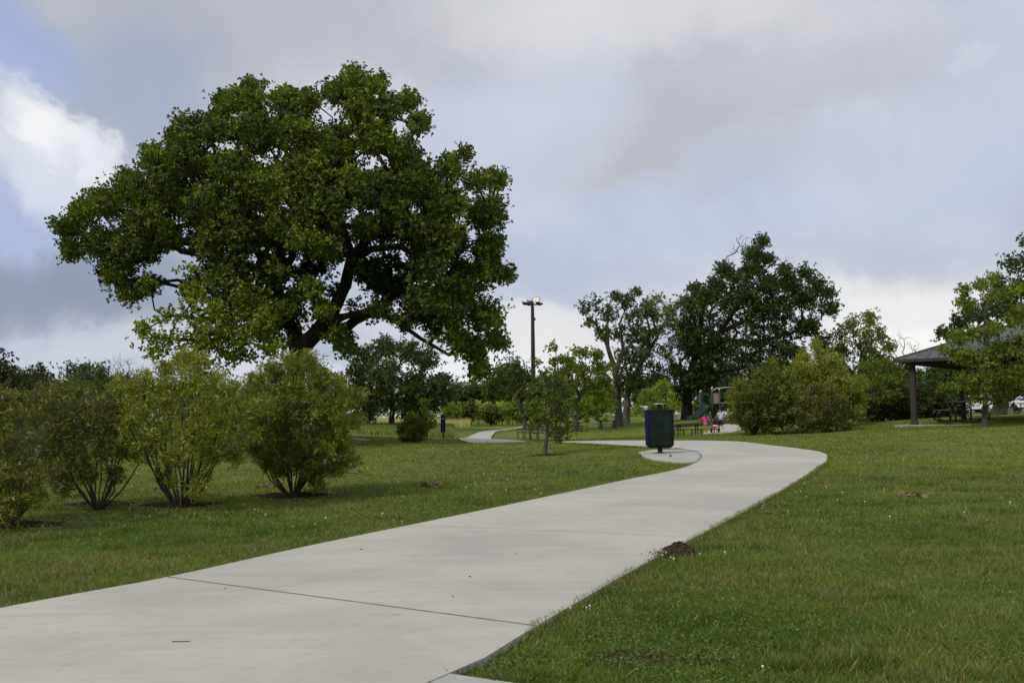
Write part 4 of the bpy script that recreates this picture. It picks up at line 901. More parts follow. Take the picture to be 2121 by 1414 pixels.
shrub('dense round topped shrub, rightmost and largest of the left row', 16.8, 606, 1024, [(600, 745, 22), (640, 750, 26), (560, 770, 30), (605, 780, 36), (660, 780, 34), (530, 790, 26), (700, 790, 22), (540, 820, 34), (590, 830, 44), (650, 830, 44), (710, 825, 34), (740, 820, 16), (530, 860, 34), (580, 880, 44), (640, 880, 48), (700, 880, 38), (735, 870, 18), (545, 910, 32), (600, 930, 40), (660, 930, 42), (710, 925, 28), (530, 930, 20), (575, 965, 28), (640, 970, 32), (690, 970, 24), (720, 950, 20), (550, 955, 22), (660, 1000, 14)], 'shrub_leaves', 104, 18, 80, tb=(.0, .6), ext=1.0, spread=.75, r0=.011)
shrub('small trimmed round bush beside the blue sign post', 49, 853, 920, [(838, 882, 14), (855, 872, 14), (872, 882, 14), (832, 895, 14), (855, 892, 18), (878, 895, 13), (838, 908, 12), (858, 910, 13), (872, 908, 10)], 'olive_leaves', 105, 8, 60, .28, .2, .085, .4, (-.1, .5), .8, None, .5, name='round_bush')
GS = 'large shrubs right of the playground'
shrub('large rounded shrub on the left of the pair beside the two people', 50, 1562, 897, [(1600, 755, 16), (1570, 775, 22), (1605, 785, 28), (1535, 800, 22), (1570, 815, 32), (1615, 815, 32), (1530, 835, 26), (1570, 850, 34), (1610, 855, 34), (1525, 865, 20), (1545, 880, 16), (1590, 880, 22), (1630, 870, 24), (1635, 830, 26), (1520, 815, 14), (1630, 790, 26), (1600, 830, 34), (1560, 840, 34), (1540, 820, 26), (1580, 800, 28), (1650, 850, 20)], 'shrub_leaves', 106, 12, 66, .42, .30, .12, .4, (-.05, .45), 1.9, GS, .5, .05)
shrub('tallest yellow-green shrub towering over the pair, right of the playground', 55, 1690, 892, [(1690, 712, 12), (1700, 735, 20), (1665, 740, 18), (1730, 745, 18), (1650, 765, 24), (1690, 775, 34), (1735, 775, 32), (1640, 800, 24), (1680, 815, 36), (1730, 815, 36), (1765, 800, 22), (1660, 850, 30), (1710, 855, 34), (1760, 845, 28), (1775, 820, 22), (1690, 880, 20), (1715, 760, 30), (1670, 790, 32), (1745, 800, 34), (1640, 830, 28), (1700, 840, 38), (1790, 790, 18), (1785, 850, 20)], 'shrub_leaves', 107, 12, 66, .46, .33, .125, .4, (.2, .7), 2.0, GS, .5, .05)
shrub('low dark olive shrub standing in front of the tallest yellow-green one', 48, 1712, 899, [(1690, 805, 18), (1720, 808, 18), (1665, 825, 18), (1700, 835, 26), (1740, 835, 22), (1650, 850, 16), (1690, 865, 26), (1735, 865, 26), (1770, 855, 14), (1665, 880, 16), (1710, 888, 14), (1755, 882, 12)], 'olive_leaves', 108, 10, 66, .38, .28, .11, .4, (.0, .5), 1.5, GS, .5, .04)
shrub('pale feathery shrub between the tallest yellow one and the hedge', 62, 1795, 876, [(1790, 760, 16), (1815, 755, 14), (1780, 790, 20), (1815, 790, 24), (1845, 785, 18), (1790, 825, 22), (1825, 830, 24), (1850, 815, 16)], 'mid_leaves', 109, 10, 60, .46, .34, .14, .4, (.05, .5), 1.5, GS, .5, .04)
# clipped hedge plants in front of the parking
for i, (px, w_, tp) in enumerate([(1806, 40, 800), (1846, 36, 796), (1888, 36, 802), (1922, 34, 798), (1962, 30, 812)]):
    shrub(['dark hedge plant at the left end beside the pale shrub', 'dark hedge plant just left of the brown pavilion column', 'dark hedge plant directly behind the brown pavilion column', 'dark hedge plant just right of the brown pavilion column', 'last dark hedge plant behind the left end of the pavilion table'][i],
          63 + i * .5, px, 872, [(px - w_ * .5, tp + 16, 20), (px + w_ * .4, tp + 14, 20), (px, tp + 22, 24), (px - w_ * .6, tp + 40, 20), (px + w_ * .6, tp + 42, 20), (px, tp + 46, 26), (px + 4, tp + 60, 20), (px - w_ * .5, tp + 62, 18), (px + w_ * .5, tp + 62, 18)], 'hedge_leaves', 120 + i, 8, 60, .5, .38, .15, .46, (.0, .6), 1.4, 'clipped hedge behind the pavilion column', .5, .04, name='hedge_plant')

# distant wood closing the horizon, one mass
def far_wood():
    r = np.random.default_rng(77); T = []
    for k in range(5200):
        th = r.uniform(-.80, .80); Y = r.uniform(185, 260); x = math.tan(th) * Y; top = 3.4 + 6.0 * float(vnoise(np.array([x + 3 * Y]), np.array([Y * .2]), 15, 3)[0]) + 2.2 * float(vnoise(np.array([x]), np.array([Y]), 4, 8)[0])
        T.append((x, Y, .5 + top * r.random() ** .95))
    T = np.array(T); tint = vnoise(T[:, 0], T[:, 1] * 3, 14, 9) * .9 - .15
    o = leaves('far_wood', T, 22, 1.15, .55, 'mid_leaves', None, (0, 0, 0), (0, 215, -10), .65, .5, .1, tint, 0, .8)
    return tag(o, 'distant mixed wood closing the horizon all round the park', 'wood', kind='stuff')
far_wood()

# ------------------------------------------------------------------ things
def bevel(o, w=.01, seg=2):
    m = o.modifiers.new('bevel', 'BEVEL'); m.width = w; m.segments = seg; m.limit_method = 'ANGLE'; return o

# trash bin on its post
def trash_bin():
    x, y = gp(1367, 25.6); z = H(x, y) + .042
    o = empty('trash_bin', (x, y, z), R(-3), 'dark green pedestal trash bin with blue left side and flat hood beside the path', 'trash bin')
    w, d, c = .325, .24, .085
    oct_ = [(-w + c, -d), (w - c, -d), (w, -d + c), (w, d - c), (w - c, d), (-w + c, d), (-w, d - c), (-w, -d + c)]
    m = MB(); L_ = [(.86, 0.14), (1.0, .20), (1.03, 1.0), (1.07, 1.005), (1.07, 1.03), (.9, 1.035)]
    n = 8; V = [(px * s, py * s, zz) for s, zz in L_ for px, py in oct_]
    Fq_ = [(i * n + k, i * n + (k + 1) % n, (i + 1) * n + (k + 1) % n, (i + 1) * n + k) for i in range(len(L_) - 1) for k in range(n)] + [tuple(range(n))[::-1]]
    m.add(V, Fq_); m.box((0, 0, .13), (.5, .34, .02)); b = bevel(m.build('body', 'bin_green', o), .008)
    m = MB(); m.add([(-w * 1.0 - .004, -d + c - .01, .205), (-w + c - .02, -d * 1.0 - .004 + .0, .205), (-(w - c + .02) * 1.03, -d * 1.03 - .004, .99), (-w * 1.03 - .006, (-d + c - .01) * 1.03, .99), (-w - .004, d - c, .205), (-w * 1.03 - .006, (d - c) * 1.03, .99)], [(0, 1, 2, 3), (4, 0, 3, 5)])
    m.build('side_panel', 'bin_blue', o)
    m = MB(); m.box((w * 1.025 + .006, -.02, .66), (.006, .12, .30)); m.build('label_plate', 'label_pale', o)
    m = MB(); m.box((0, 0, .05), (.075, .15, .16)); m.box((0, 0, .006), (.20, .22, .012)); m.tube([(.04, -.04, 0), (.04, -.04, .14)], .022, 10); m.tube([(-.035, -.05, 0), (-.035, -.05, .14)], .022, 10); m.build('pedestal', 'bin_black', o)
    m = MB(); m.lathe([(.165, 1.165), (.172, 1.172), (.12, 1.182), (.02, 1.186)], (0, 0, 0), 28); m.build('hood', 'bin_lid', o, True)
    for sx in (-1, 1):
        m = MB(); m.tube([(sx * .13, -.02, 1.03), (sx * .135, -.02, 1.168)], .012, 8); m.build('hood_post', 'bin_black', o)
    m = MB(); m.lathe([(.05, 1.02), (.045, 1.09), (.05, 1.165)], (0, 0, 0), 14); m.build('ash_tube', 'bin_black', o)
trash_bin()
m = MB(); xb, yb = g(1389, 949.5); m.lathe([(.004, -.022), (.02, -.016), (.026, 0), (.02, .014), (.012, .02), (.004, .022)], (xb, yb, H(xb, yb) + .064), 12)
tag(m.build('seed_ball', 'mulch', None, True), 'small round brown seed ball lying on the pad below the bin', 'seed ball')

# dog waste station
def station():
    x, y = gp(918, 58); z = H(x, y)
    o = empty('waste_station', (x, y, z), 0, 'narrow blue dispenser box on a short post beside the far bend', 'dispenser')
    m = MB(); m.tube([(0, .02, -.1), (0, .02, 1.2)], .033, 8); m.build('post', 'navy_post', o)
    m = MB(); m.box((0, -.06, .80), (.26, .14, .86)); m.box((0, -.05, 1.26), (.24, .16, .08)); bevel(m.build('box', 'bin_blue', o), .02)
    m = MB(); m.box((0, -.134, 1.12), (.20, .006, .022)); m.build('label_strip', 'white_paint', o)
    m = MB(); m.box((-.03, -.134, .98), (.11, .006, .09)); m.build('label_plate', 'slide_green', o)
    m = MB(); m.lathe([(.125, .38), (.13, .42), (.13, .92)], (0, -.02, 0), 14); m.build('bin', 'navy_post', o)
station()

# park benches
def bench(label, px, Y, rz):
    x, y = gp(px, Y); z = H(x, y) + .03
    o = empty('park_bench', (x, y, z), rz, label, 'bench', 'park benches on the pad by the path bend')
    # local: sits along x, faces -y
    for sx in (-.85, .85):
        m = MB()
        m.tube([(sx, -.30, 0), (sx, -.27, .18), (sx, -.31, .36), (sx, -.27, .46)], .032, 6)
        m.tube([(sx, .26, 0), (sx, .20, .20), (sx, .22, .42), (sx, .30, .66), (sx, .34, .88)], .032, 6)
        m.tube([(sx, -.28, .44), (sx, -.34, .56), (sx, -.30, .66), (sx, -.18, .67), (sx, 0, .64), (sx, .26, .66)], .030, 6)
        m.tube([(sx, -.27, .43), (sx, .22, .40)], .018, 6)
        m.box((sx, -.31, .012), (.05, .09, .024)); m.box((sx, .27, .012), (.05, .09, .024)); m.build('end_frame', 'black_metal', o, True)
    m = MB()
    for i in range(5): m.box((0, -.24 + i * .105, .455 - .008 * i), (1.72, .085, .03))
    m.build('seat', 'bench_slats', o)
    m = MB()
    for i in range(4): m.box((0, .225 + i * .034, .53 + i * .10), (1.72, .028, .085), rx=R(-17))
    m.build('backrest', 'bench_slats', o)
bench('park bench on the left end of the bench pad, next to the path bend', 1087, 71.5, R(-78))
bench('park bench closer to the leaning young tree trunk', 1115, 69.2, R(-72))

# picnic tables
def picnic(label, px, Y, rz, top_mat='timber', frame_mat='black_metal', s=1.0, L_=1.85, lift=0.0, group='park picnic tables', style='u'):
    x, y = gp(px, Y); z = H(x, y) + lift
    o = empty('picnic_table', (x, y, z), rz, label, 'picnic table', group)
    m = MB()
    for i in range(5): m.box((0, (-.30 + i * .15) * s, .76 * s), (L_, .135 * s, .045))
    m.build('tabletop', top_mat, o)
    for sy in (-1, 1):
        m = MB()
        for i in range(2): m.box((0, sy * (.62 + i * .14) * s, .45 * s), (L_, .125 * s, .045))
        m.build('seat', top_mat, o)
    for sx in (-1, 1):
        X = sx * L_ * .32; m = MB()
        if style == 'u':
            m.tube([(X, -.78 * s, .42 * s), (X, -.72 * s, .42 * s), (X, -.72 * s, .12 * s), (X, -.62 * s, .03), (X, -.32 * s, .03), (X, -.20 * s, .12), (X, -.16 * s, .73 * s)], .038 * s, 7)
            m.tube([(X, .78 * s, .42 * s), (X, .72 * s, .42 * s), (X, .72 * s, .12 * s), (X, .62 * s, .03), (X, .32 * s, .03), (X, .20 * s, .12), (X, .16 * s, .73 * s)], .038 * s, 7)
            m.tube([(X, -.74 * s, .42 * s), (X, .74 * s, .42 * s)], .02 * s, 6); m.tube([(X, -.33 * s, .73 * s), (X, .33 * s, .73 * s)], .024 * s, 6)
        else:   # big looped tubes curving out under both seats
            for sy in (-1, 1):
                arc = [(X, sy * (.62 + .30 * math.sin(a)) * s, (.235 - .205 * math.cos(a)) * s) for a in [i * math.pi / 8 for i in range(9)]]
                m.tube([(X, 0, .03 * s)] + arc + [(X, sy * .5 * s, .44 * s)], .036 * s, 8)
                m.tube([(X, sy * .27 * s, .03 * s), (X, sy * .27 * s, .74 * s)], .036 * s, 8)
            m.tube([(X, -.36 * s, .74 * s), (X, .36 * s, .74 * s)], .03 * s, 6)
        m.build('frame', frame_mat, o, True)
    return o
picnic('brown picnic table with looped steel legs just right of the trash bin', 1425, 67, R(14))
picnic('grey picnic table far off between the two thin saplings', 1258, 93, R(8), 'bench_slats')
picnic('dark picnic table partly hidden behind the leaning young tree', 1186, 88, R(-25), 'timber', 'black_metal')
picnic('black picnic table with big curved tube legs under the pavilion', 1990, 46.2, R(76), 'bench_slats', 'black_metal', 1.13, 2.3, .09, style='loop')
picnic('dark picnic table on the lawn at the extreme right edge', 2106, 78, R(20), 'timber', 'black_metal')
picnic('grey picnic table half hidden behind the largest left shrub', 690, 47, R(10), 'bench_slats', 'black_metal')
slab_from([gp(735, 48.4), gp(762, 48.4), gp(766, 50.5), gp(728, 50.5)], 'table_pad', 'pad_concrete', .05)

# flood light pole
def light_pole():
    Y = 96; x, y = at(1105.5, 880, Y)[:2]; z = H(x, y); top = at(1103, 628, Y)[2] - z
    o = empty('light_pole', (x, y, z), 0, 'tall dark wooden pole carrying four floodlights above the treetops', 'light pole')
    m = MB(); m.tube([(0, 0, -.2), (0, 0, top * .5), (0, 0, top + .2)], [.21, .18, .13], 12); m.build('pole', 'pole_wood', o, True)
    m = MB(); m.box((0, 0, top - .12), (1.1, .09, .12)); m.box((0, 0, top - .12), (.09, .7, .12)); m.tube([(0, 0, top), (0, 0, top + .42)], .025, 6); m.tube([(-.42, 0, top), (-.42, 0, top + .4)], .025, 6); m.build('crossarm', 'black_metal', o)
    m = MB(); m.box((.22, -.12, top - 1.45), (.12, .2, .26)); bevel(m.build('control_box', 'lamp_housing', o), .02)
    m = MB(); m.tube([(.14, -.12, top - .3), (.19, -.13, top * .6), (.22, -.14, 1)], .018, 5); m.build('conduit', 'lamp_housing', o)
    for (lx, ly, lz, rz, tl) in [(-.62, -.05, .14, 12, 70), (.34, -.25, .30, -18, 20), (.68, .1, .12, 60, 55), (-.2, .3, .12, 190, 60)]:
        h = MB(); M = Matrix.Translation((lx, ly, top + lz)) @ Matrix.Rotation(R(rz), 4, 'Z') @ Matrix.Rotation(R(-tl), 4, 'X')
        P = [(.29, .23, 0), (.31, .25, -.03), (.20, .15, .26)]; V = []
        for (a, b, c_) in [(P[1][0], P[1][1], 0), (P[1][0], P[1][1], .06), (P[2][0], P[2][1], .28)]:
            # opening faces local -y after the tilt
            V += [M @ Vector((sx * a, c_, sy * b)) for sx, sy in ((-1, -1), (1, -1), (1, 1), (-1, 1))]
        h.add(V, [(0, 1, 5, 4), (1, 2, 6, 5), (2, 3, 7, 6), (3, 0, 4, 7), (4, 5, 9, 8), (5, 6, 10, 9), (6, 7, 11, 10), (7, 4, 8, 11), (8, 9, 10, 11)])
        hd = h.build('floodlight', 'lamp_housing', o)
        gm = MB(); gm.add([M @ Vector(q_) for q_ in ((-.29, -.004, -.23), (.29, -.004, -.23), (.29, -.004, .23), (-.29, -.004, .23))], [(0, 1, 2, 3)]); gm.build('lens', 'lamp_glass', hd)
light_pole()

# pavilion
def pavilion():
    p0 = at(1894, 880, 46.5); x, y = p0[0], 46.5; z = H(x, y) + .06; rz = R(-37)
    o = empty('pavilion', (x, y, z), rz, 'open picnic pavilion with green standing seam metal roof and brown columns', 'pavilion')
    Wd, Dp = 11.5, 8.2
    eave = at(1882, 748, 46.5)[2] - z; oh = .62; pitch = math.tan(R(21))
    for (cx_, cy_) in [(0, 0), (Wd / 2, 0), (Wd, 0), (0, Dp), (Wd / 2, Dp), (Wd, Dp)]:
        m = MB(); m.box((cx_, cy_, .06), (.30, .30, .12)); m.box((cx_, cy_, eave / 2 + .04), (.22, .22, eave)); bevel(m.build('column', 'brown_paint', o), .012)
    # beams under the eaves
    m = MB(); h_ = eave - .06
    m.box((Wd / 2, 0, h_), (Wd + .1, .12, .22)); m.box((Wd / 2, Dp, h_), (Wd + .1, .12, .22)); m.box((0, Dp / 2, h_), (.12, Dp - .13, .218)); m.box((Wd, Dp / 2, h_), (.12, Dp - .13, .218)); m.box((Wd / 2, Dp / 2, h_), (.12, Dp - .13, .216))
    m.build('beams', 'brown_paint', o)
    x0, x1, y0, y1 = -oh, Wd + oh, -oh, Dp + oh; hd = (y1 - y0) / 2; ez = eave + .07; rz_ = ez + hd * pitch; ym = (y0 + y1) / 2
    A1, B1, C1, D1 = (x0, y0, ez), (x1, y0, ez), (x1, y1, ez), (x0, y1, ez); E1, F1 = (x0 + hd, ym, rz_), (x1 - hd, ym, rz_)
    m = MB(); m.add([A1, B1, C1, D1, E1, F1], [(0, 1, 5, 4), (1, 2, 5), (2, 3, 4, 5), (3, 0, 4)])
    t = .06; lo = [(a, b, c_ - t) for a, b, c_ in (A1, B1, C1, D1, E1, F1)]; m.add(lo, [(4, 5, 1, 0), (5, 2, 1), (5, 4, 3, 2), (4, 0, 3)])
    rf = m.build('roof', 'roof_green', o)
    m = MB()     # ridge and hip caps, standing seams
    for a, b in ((A1, E1), (B1, F1), (C1, F1), (D1, E1), (E1, F1)): m.tube([(a[0], a[1], a[2] + .02), (b[0], b[1], b[2] + .02)], .045, 6)
    for side in range(4):
        n = int(((x1 - x0) if side % 2 == 0 else (y1 - y0)) / .46)
        for i in range(1, n):
            u = i / n
            if side in (0, 2):
                xx = x0 + (x1 - x0) * u; run = min(xx - x0, x1 - xx, hd); ya = y0 if side == 0 else y1; yb_ = ya + (run if side == 0 else -run)
                m.tube([(xx, ya, ez + .012), (xx, yb_, ez + run * pitch + .012)], .016, 4)
            else:
                yy = y0 + (y1 - y0) * u; run = min(yy - y0, y1 - yy, hd); xa = x1 if side == 1 else x0; xb_ = xa + (-run if side == 1 else run)
                m.tube([(xa, yy, ez + .012), (xb_, yy, ez + run * pitch + .012)], .016, 4)
    m.build('seams', 'roof_green', rf)
    m = MB(); zf = ez - .07
    for a, b in ((A1, B1), (B1, C1), (C1, D1), (D1, A1)):
        cx_, cy_ = (a[0] + b[0]) / 2, (a[1] + b[1]) / 2; lx, ly = abs(a[0] - b[0]), abs(a[1] - b[1]); m.box((cx_, cy_, zf), (max(lx, .05) - (.06 if lx > 1 else 0), max(ly, .05) + (.05 if ly > 1 else 0), .11))
    m.build('fascia', 'brown_paint', rf)
    m = MB(); m.add([(x0 + .04, y0 + .04, ez - .11), (x1 - .04, y0 + .04, ez - .11), (x1 - .04, y1 - .04, ez - .11), (x0 + .04, y1 - .04, ez - .11)], [(3, 2, 1, 0)]); m.build('soffit', 'soffit', rf)
    fl = MB(); fl.box((Wd / 2 - .0, Dp / 2, -.10), (Wd + 1.3, Dp + 1.3, .2)); fl.build('floor_slab', 'slab_concrete', o)
pavilion()
# low block wall, fence, border
m = MB(); a = gp(2052, 72); b = gp(2078, 72); m.box(((a[0] + b[0]) / 2, 72, H(*a) + .22), (b[0] - a[0] + 1.2, .35, .50)); tag(bevel(m.build('block_wall', 'brick_wall'), .02), 'low tan block wall at the back of the pavilion by the cars', 'wall')
def border():
    o = MB(); pts = [gp(p, 89) for p in range(1385, 1660, 12)]
    for p, q in zip(pts[:-1], pts[1:]):
        c_ = ((p[0] + q[0]) / 2, 89, H(p[0], 89) + .14); o.box(c_, (q[0] - p[0] - .01, .2, .34))
    tag(o.build('timber_border', 'timber'), 'dark low timber border along the front of the playground', 'border')
border()
def rail_fence(label, pxa, pxb, Y, h, n):
    a, b = gp(pxa, Y), gp(pxb, Y); o = empty('rail_fence', (a[0], Y, H(*a)), 0, label, 'fence'); z0 = H(*a); L_ = b[0] - a[0]
    for k in (.45, .95):
        m = MB(); zb_ = H(*b) - z0; m.tube([(0, 0, h * k), (L_, 0, zb_ + h * k)], .05, 5); m.build('rail', 'fence_paint', o)
    for i in range(n + 1):
        t = i / n; m = MB(); zz = H(a[0] + L_ * t, Y) - z0; m.box((L_ * t, 0, zz + h / 2), (.12, .12, h)); m.build('post', 'fence_paint', o)
rail_fence('pale rail fence across the meadow behind the blue sign post', 895, 990, 138, 1.4, 5)
rail_fence('pale rail fence far behind the right side of the trash bin', 1386, 1420, 130, 1.2, 3)

# dirt mound, mulch, litter
def mound(name, px, py, rx, ry, h, mat, label, cat, seed, kind=None, n=26):
    x, y = g(px, py); r = np.random.default_rng(seed); m = MB(); V = []; rings = 9
    for i in range(rings):
        u = i / (rings - 1)
        for k in range(n):
            a = k * 2 * math.pi / n; w = 1 + .22 * math.sin(a * 3 + seed) + .12 * math.sin(a * 7 + seed * 2); X = x + rx * u * w * math.cos(a); Yy = y + ry * u * w * math.sin(a)
            V.append((X, Yy, H(X, Yy) + h * (1 - u * u) ** 1.4 * (1 + r.normal(0, .10)) - (.03 if u == 1 else 0) + r.normal(0, .004 + .05 * h)))
    m.add(V, [(i * n + k, i * n + (k + 1) % n, (i + 1) * n + (k + 1) % n, (i + 1) * n + k) for i in range(rings - 1) for k in range(n)])
    return tag(m.build(name, mat, None, True), label, cat, None, kind)
mound('dirt_mound', 1408, 1150, .19, .26, .10, 'dirt', 'dark brown crumbly ant mound spilling onto the right edge of the path', 'dirt mound', 5, n=40)
mound('bare_soil', 1335, 1368, .42, .24, .016, 'dirt', 'thin bare soil patch in the near right lawn', 'soil', 21, 'stuff')
crumbs = MB(); r_ = np.random.default_rng(8); x0, y0 = g(1385, 1158)
for i in range(420):
    X, Y_ = x0 + r_.normal(-.02, .07), y0 + r_.normal(-.02, .14); s = r_.uniform(.002, .007); crumbs.lathe([(s * .5, -s * .5), (s, 0), (s * .4, s * .7)], (X, Y_, H(X, Y_) + .045 + s * .5), 5)
tag(crumbs.build('dirt_crumbs', 'dirt'), 'loose crumbs of soil around the ant mound by the path', 'soil', kind='stuff')
for i, (px, py, rx, lab) in enumerate([(205, 1046, .62, 'shredded bark under the thin-stemmed olive shrub'), (375, 1046, .62, 'shredded bark under the gnarled feathery shrub'), (605, 1027, .72, 'reddish bark under the dense rightmost shrub of the row'), (30, 1088, .7, 'reddish bark under the shrub at the left edge'), (1130, 944, .62, 'bare mulch ring around the leaning young tree')]):
    mound('mulch_bed', px, py, rx, rx * (.75 if i < 4 else 1.2), .05, 'mulch', lab, 'mulch', 11 + i)
def litter(px, py, num, sx, label, seed):
    r = np.random.default_rng(seed); x, y = g(px, py); n = num; X = x + r.normal(0, sx, n); Y_ = y + r.normal(0, sx * 1.3, n); Z_ = hgt(X, Y_) + r.uniform(.05, .08, n)
    C = np.c_[X, Y_, Z_]; a = r.normal(0, 1, (n, 3)); a[:, 2] *= .35; a /= np.linalg.norm(a, axis=1)[:, None]; nn = np.cross(a, r.normal(0, 1, (n, 3))); nn /= np.linalg.norm(nn, axis=1)[:, None]; s = r.uniform(.05, .10, n)[:, None]
    Q = np.stack([C - a * s, C + nn * s * .5, C + a * s, C - nn * s * .5 + [0, 0, .01]], 1).reshape(-1, 3)
    tag(poly_mesh('leaf_litter', Q, 4, 'litter_leaves', r.random(n)), label, 'fallen leaves', 'patches of fallen brown leaves', 'stuff')
for i, a in enumerate([(732, 981, 26, .16, 'brown fallen leaves on the lawn right of the dense shrub'), (902, 1011, 14, .10, 'small patch of brown leaves on the lawn nearest the path edge'), (960, 941, 16, .14, 'brown leaves on the lawn below the path bend'), (560, 1014, 14, .12, 'brown leaves just left of the dense shrub base'), (1889, 1034, 12, .10, 'orange-brown leaves on the right hand lawn')]):
    litter(*a, 300 + i)
# scattered debris on the concrete
deb = MB(); r_ = np.random.default_rng(4)
for i in range(45):
    t = r_.random(); k = int(20 + t * 190); u = r_.uniform(.06, .94); p = Ls[k] * (1 - u) + Rs[k] * u; s = r_.uniform(.004, .013); a = r_.uniform(0, 3.14)
    deb.box((p[0], p[1], H(p[0], p[1]) + .049), (s * 2.2, s * .8, .006), a)
tag(deb.build('path_debris', 'litter_leaves'), 'bits of leaf and twig scattered over the concrete path', 'debris', kind='stuff')
for px, py, w_ in [(375, 1350, .1)]:
    x, y = g(px, py); m = MB(); z = H(x, y); m.tube([(x - w_ / 2, y, z + .05), (x, y + .001, z + .05), (x + w_ / 2, y + .001, z + .05)], .0022, 5); tag(m.build('twig', 'mulch'), 'single straight dark twig lying on the near concrete', 'twig')

# playground
def playground():
    Y = 94; x, y = gp(1478, Y); z = H(x, y); k = 1.0
    o = empty('play_structure', (x, y, z), 0, 'playground tower with green slide and arched rails behind the people', 'playground')
    s = Y / F_
    def q(px, py, dy=0): v = at(px, py, Y + dy); return Vector((v[0] - x, v[1] - y, v[2] - z))
    for px, py, dy in [(1450, 813, 0), (1474, 806, 0), (1452, 811, 1.4), (1475, 804, 1.4), (1490, 808, 0), (1540, 808, 0), (1540, 806, 1.4), (1575, 812, 0)]:
        t = q(px, py, dy); m = MB(); m.tube([(t.x, t.y, -.1), (t.x, t.y, t.z)], .075, 10); m.build('post', 'play_blue', o, True)
        m = MB(); m.lathe([(.05, 0), (.095, .03), (.09, .10), (.03, .15)], (t.x, t.y, t.z), 10); m.build('post_cap', 'play_silver', o, True)
    a, b = q(1450, 838), q(1475, 838); m = MB(); m.box(((a.x + b.x) / 2, .7, a.z - .1), (b.x - a.x + .1, 1.4, .10)); m.build('deck', 'play_tan', o)
    a, b = q(1475, 832), q(1545, 832); m = MB(); m.box(((a.x + b.x) / 2, .7, a.z - .1), (b.x - a.x, 1.4, .10)); m.build('deck', 'play_tan', o)
    # arched hood over the slide entrance
    a, b = q(1451, 817), q(1473, 817); m = MB(); cxm, rad = (a.x + b.x) / 2, (b.x - a.x) / 2; V = []; zt = a.z - .15
    for yy in (-.10, .12):
        for i in range(9): th = math.pi * i / 8; V.append((cxm - rad * .95 * math.cos(th), yy, zt + rad * .62 * math.sin(th)))
        for i in range(9): th = math.pi * i / 8; V.append((cxm - rad * .62 * math.cos(th), yy, zt - .12 + rad * .42 * math.sin(th)))
    F2 = [(i, i + 1, 9 + i + 1, 9 + i) for i in range(8)] + [(18 + i + 1, 18 + i, 27 + i, 27 + i + 1) for i in range(8)] + [(i + 1, i, 18 + i, 18 + i + 1) for i in range(8)] + [(9 + i, 10 + i, 28 + i, 27 + i) for i in range(8)]
    m.add(V, F2); m.box((cxm - rad * .80, 0, zt - .55), (rad * .32, .2, .95)); m.box((cxm + rad * .80, 0, zt - .55), (rad * .32, .2, .95)); m.build('slide_hood', 'slide_green', o)
    # slide: U section swept from the deck to the ground
    P = [q(1466, 840, -.2), q(1461, 846, -.8), q(1452, 855, -1.6), q(1443, 863, -2.4), q(1434, 867.5, -3.0), q(1428, 868, -3.4)]
    P = [Vector(p) for p in P]; m = MB(); V = []; sec = [(-.30, .24), (-.27, .06), (-.20, 0), (.20, 0), (.27, .06), (.30, .24), (.34, .24), (.30, -.02), (.2, -.06), (-.2, -.06), (-.30, -.02), (-.34, .24)]
    for i, p in enumerate(P):
        t = (P[min(i + 1, 5)] - P[max(i - 1, 0)]); t.z = 0; t.normalize(); sd = Vector((-t.y, t.x, 0))
        V += [p + sd * u + Vector((0, 0, w)) for u, w in sec]
    n = len(sec); m.add(V, [(i * n + k_, i * n + (k_ + 1) % n, (i + 1) * n + (k_ + 1) % n, (i + 1) * n + k_) for i in range(5) for k_ in range(n)] + [tuple(range(n)), tuple(5 * n + k_ for k_ in range(n))[::-1]])
    m.build('slide', 'slide_green', o, True)
    m = MB(); m.tube([q(1474, 810), q(1484, 804), q(1498, 803), q(1512, 801), q(1530, 806), q(1542, 812)], .045, 7); m.build('arch_rail', 'play_silver', o, True)
    a, b = q(1498, 825, .1), q(1540, 811, .1); m = MB(); m.box(((a.x + b.x) / 2, .1, (a.z + b.z) / 2), (b.x - a.x, .06, b.z - a.z)); m.build('panel', 'slide_green', o)
    a, b = q(1478, 836, .1), q(1488, 814, .1); m = MB(); m.box(((a.x + b.x) / 2, .1, (a.z + b.z) / 2), (b.x - a.x, .06, b.z - a.z)); m.build('panel', 'play_tan', o)
playground()
def climber():
    Y = 86; x, y = gp(1895, Y); z = H(x, y); o = empty('arch_climber', (x, y, z), 0, 'dark green arched climbing frame seen over the hedge beside the brown column', 'climbing frame')
    def q(px, py, dy=0): v = at(px, py, Y + dy); return (v[0] - x, v[1] - y, v[2] - z)
    for a, b, c_, d_, dy in [(1872, 1884, 1898, 1904, 0), (1888, 1900, 1914, 1922, .8), (1898, 1906, 1920, 1926, 1.5)]:
        m = MB(); p0, p1 = q(a, 797, dy), q(d_, 806, dy); m.tube([(p0[0], p0[1], 0), p0, q(b, 793, dy), q(c_, 794, dy), p1, (p1[0] + .3, p1[1], 0)], .07, 7); m.build('arch', 'slide_green', o, True)
climber()

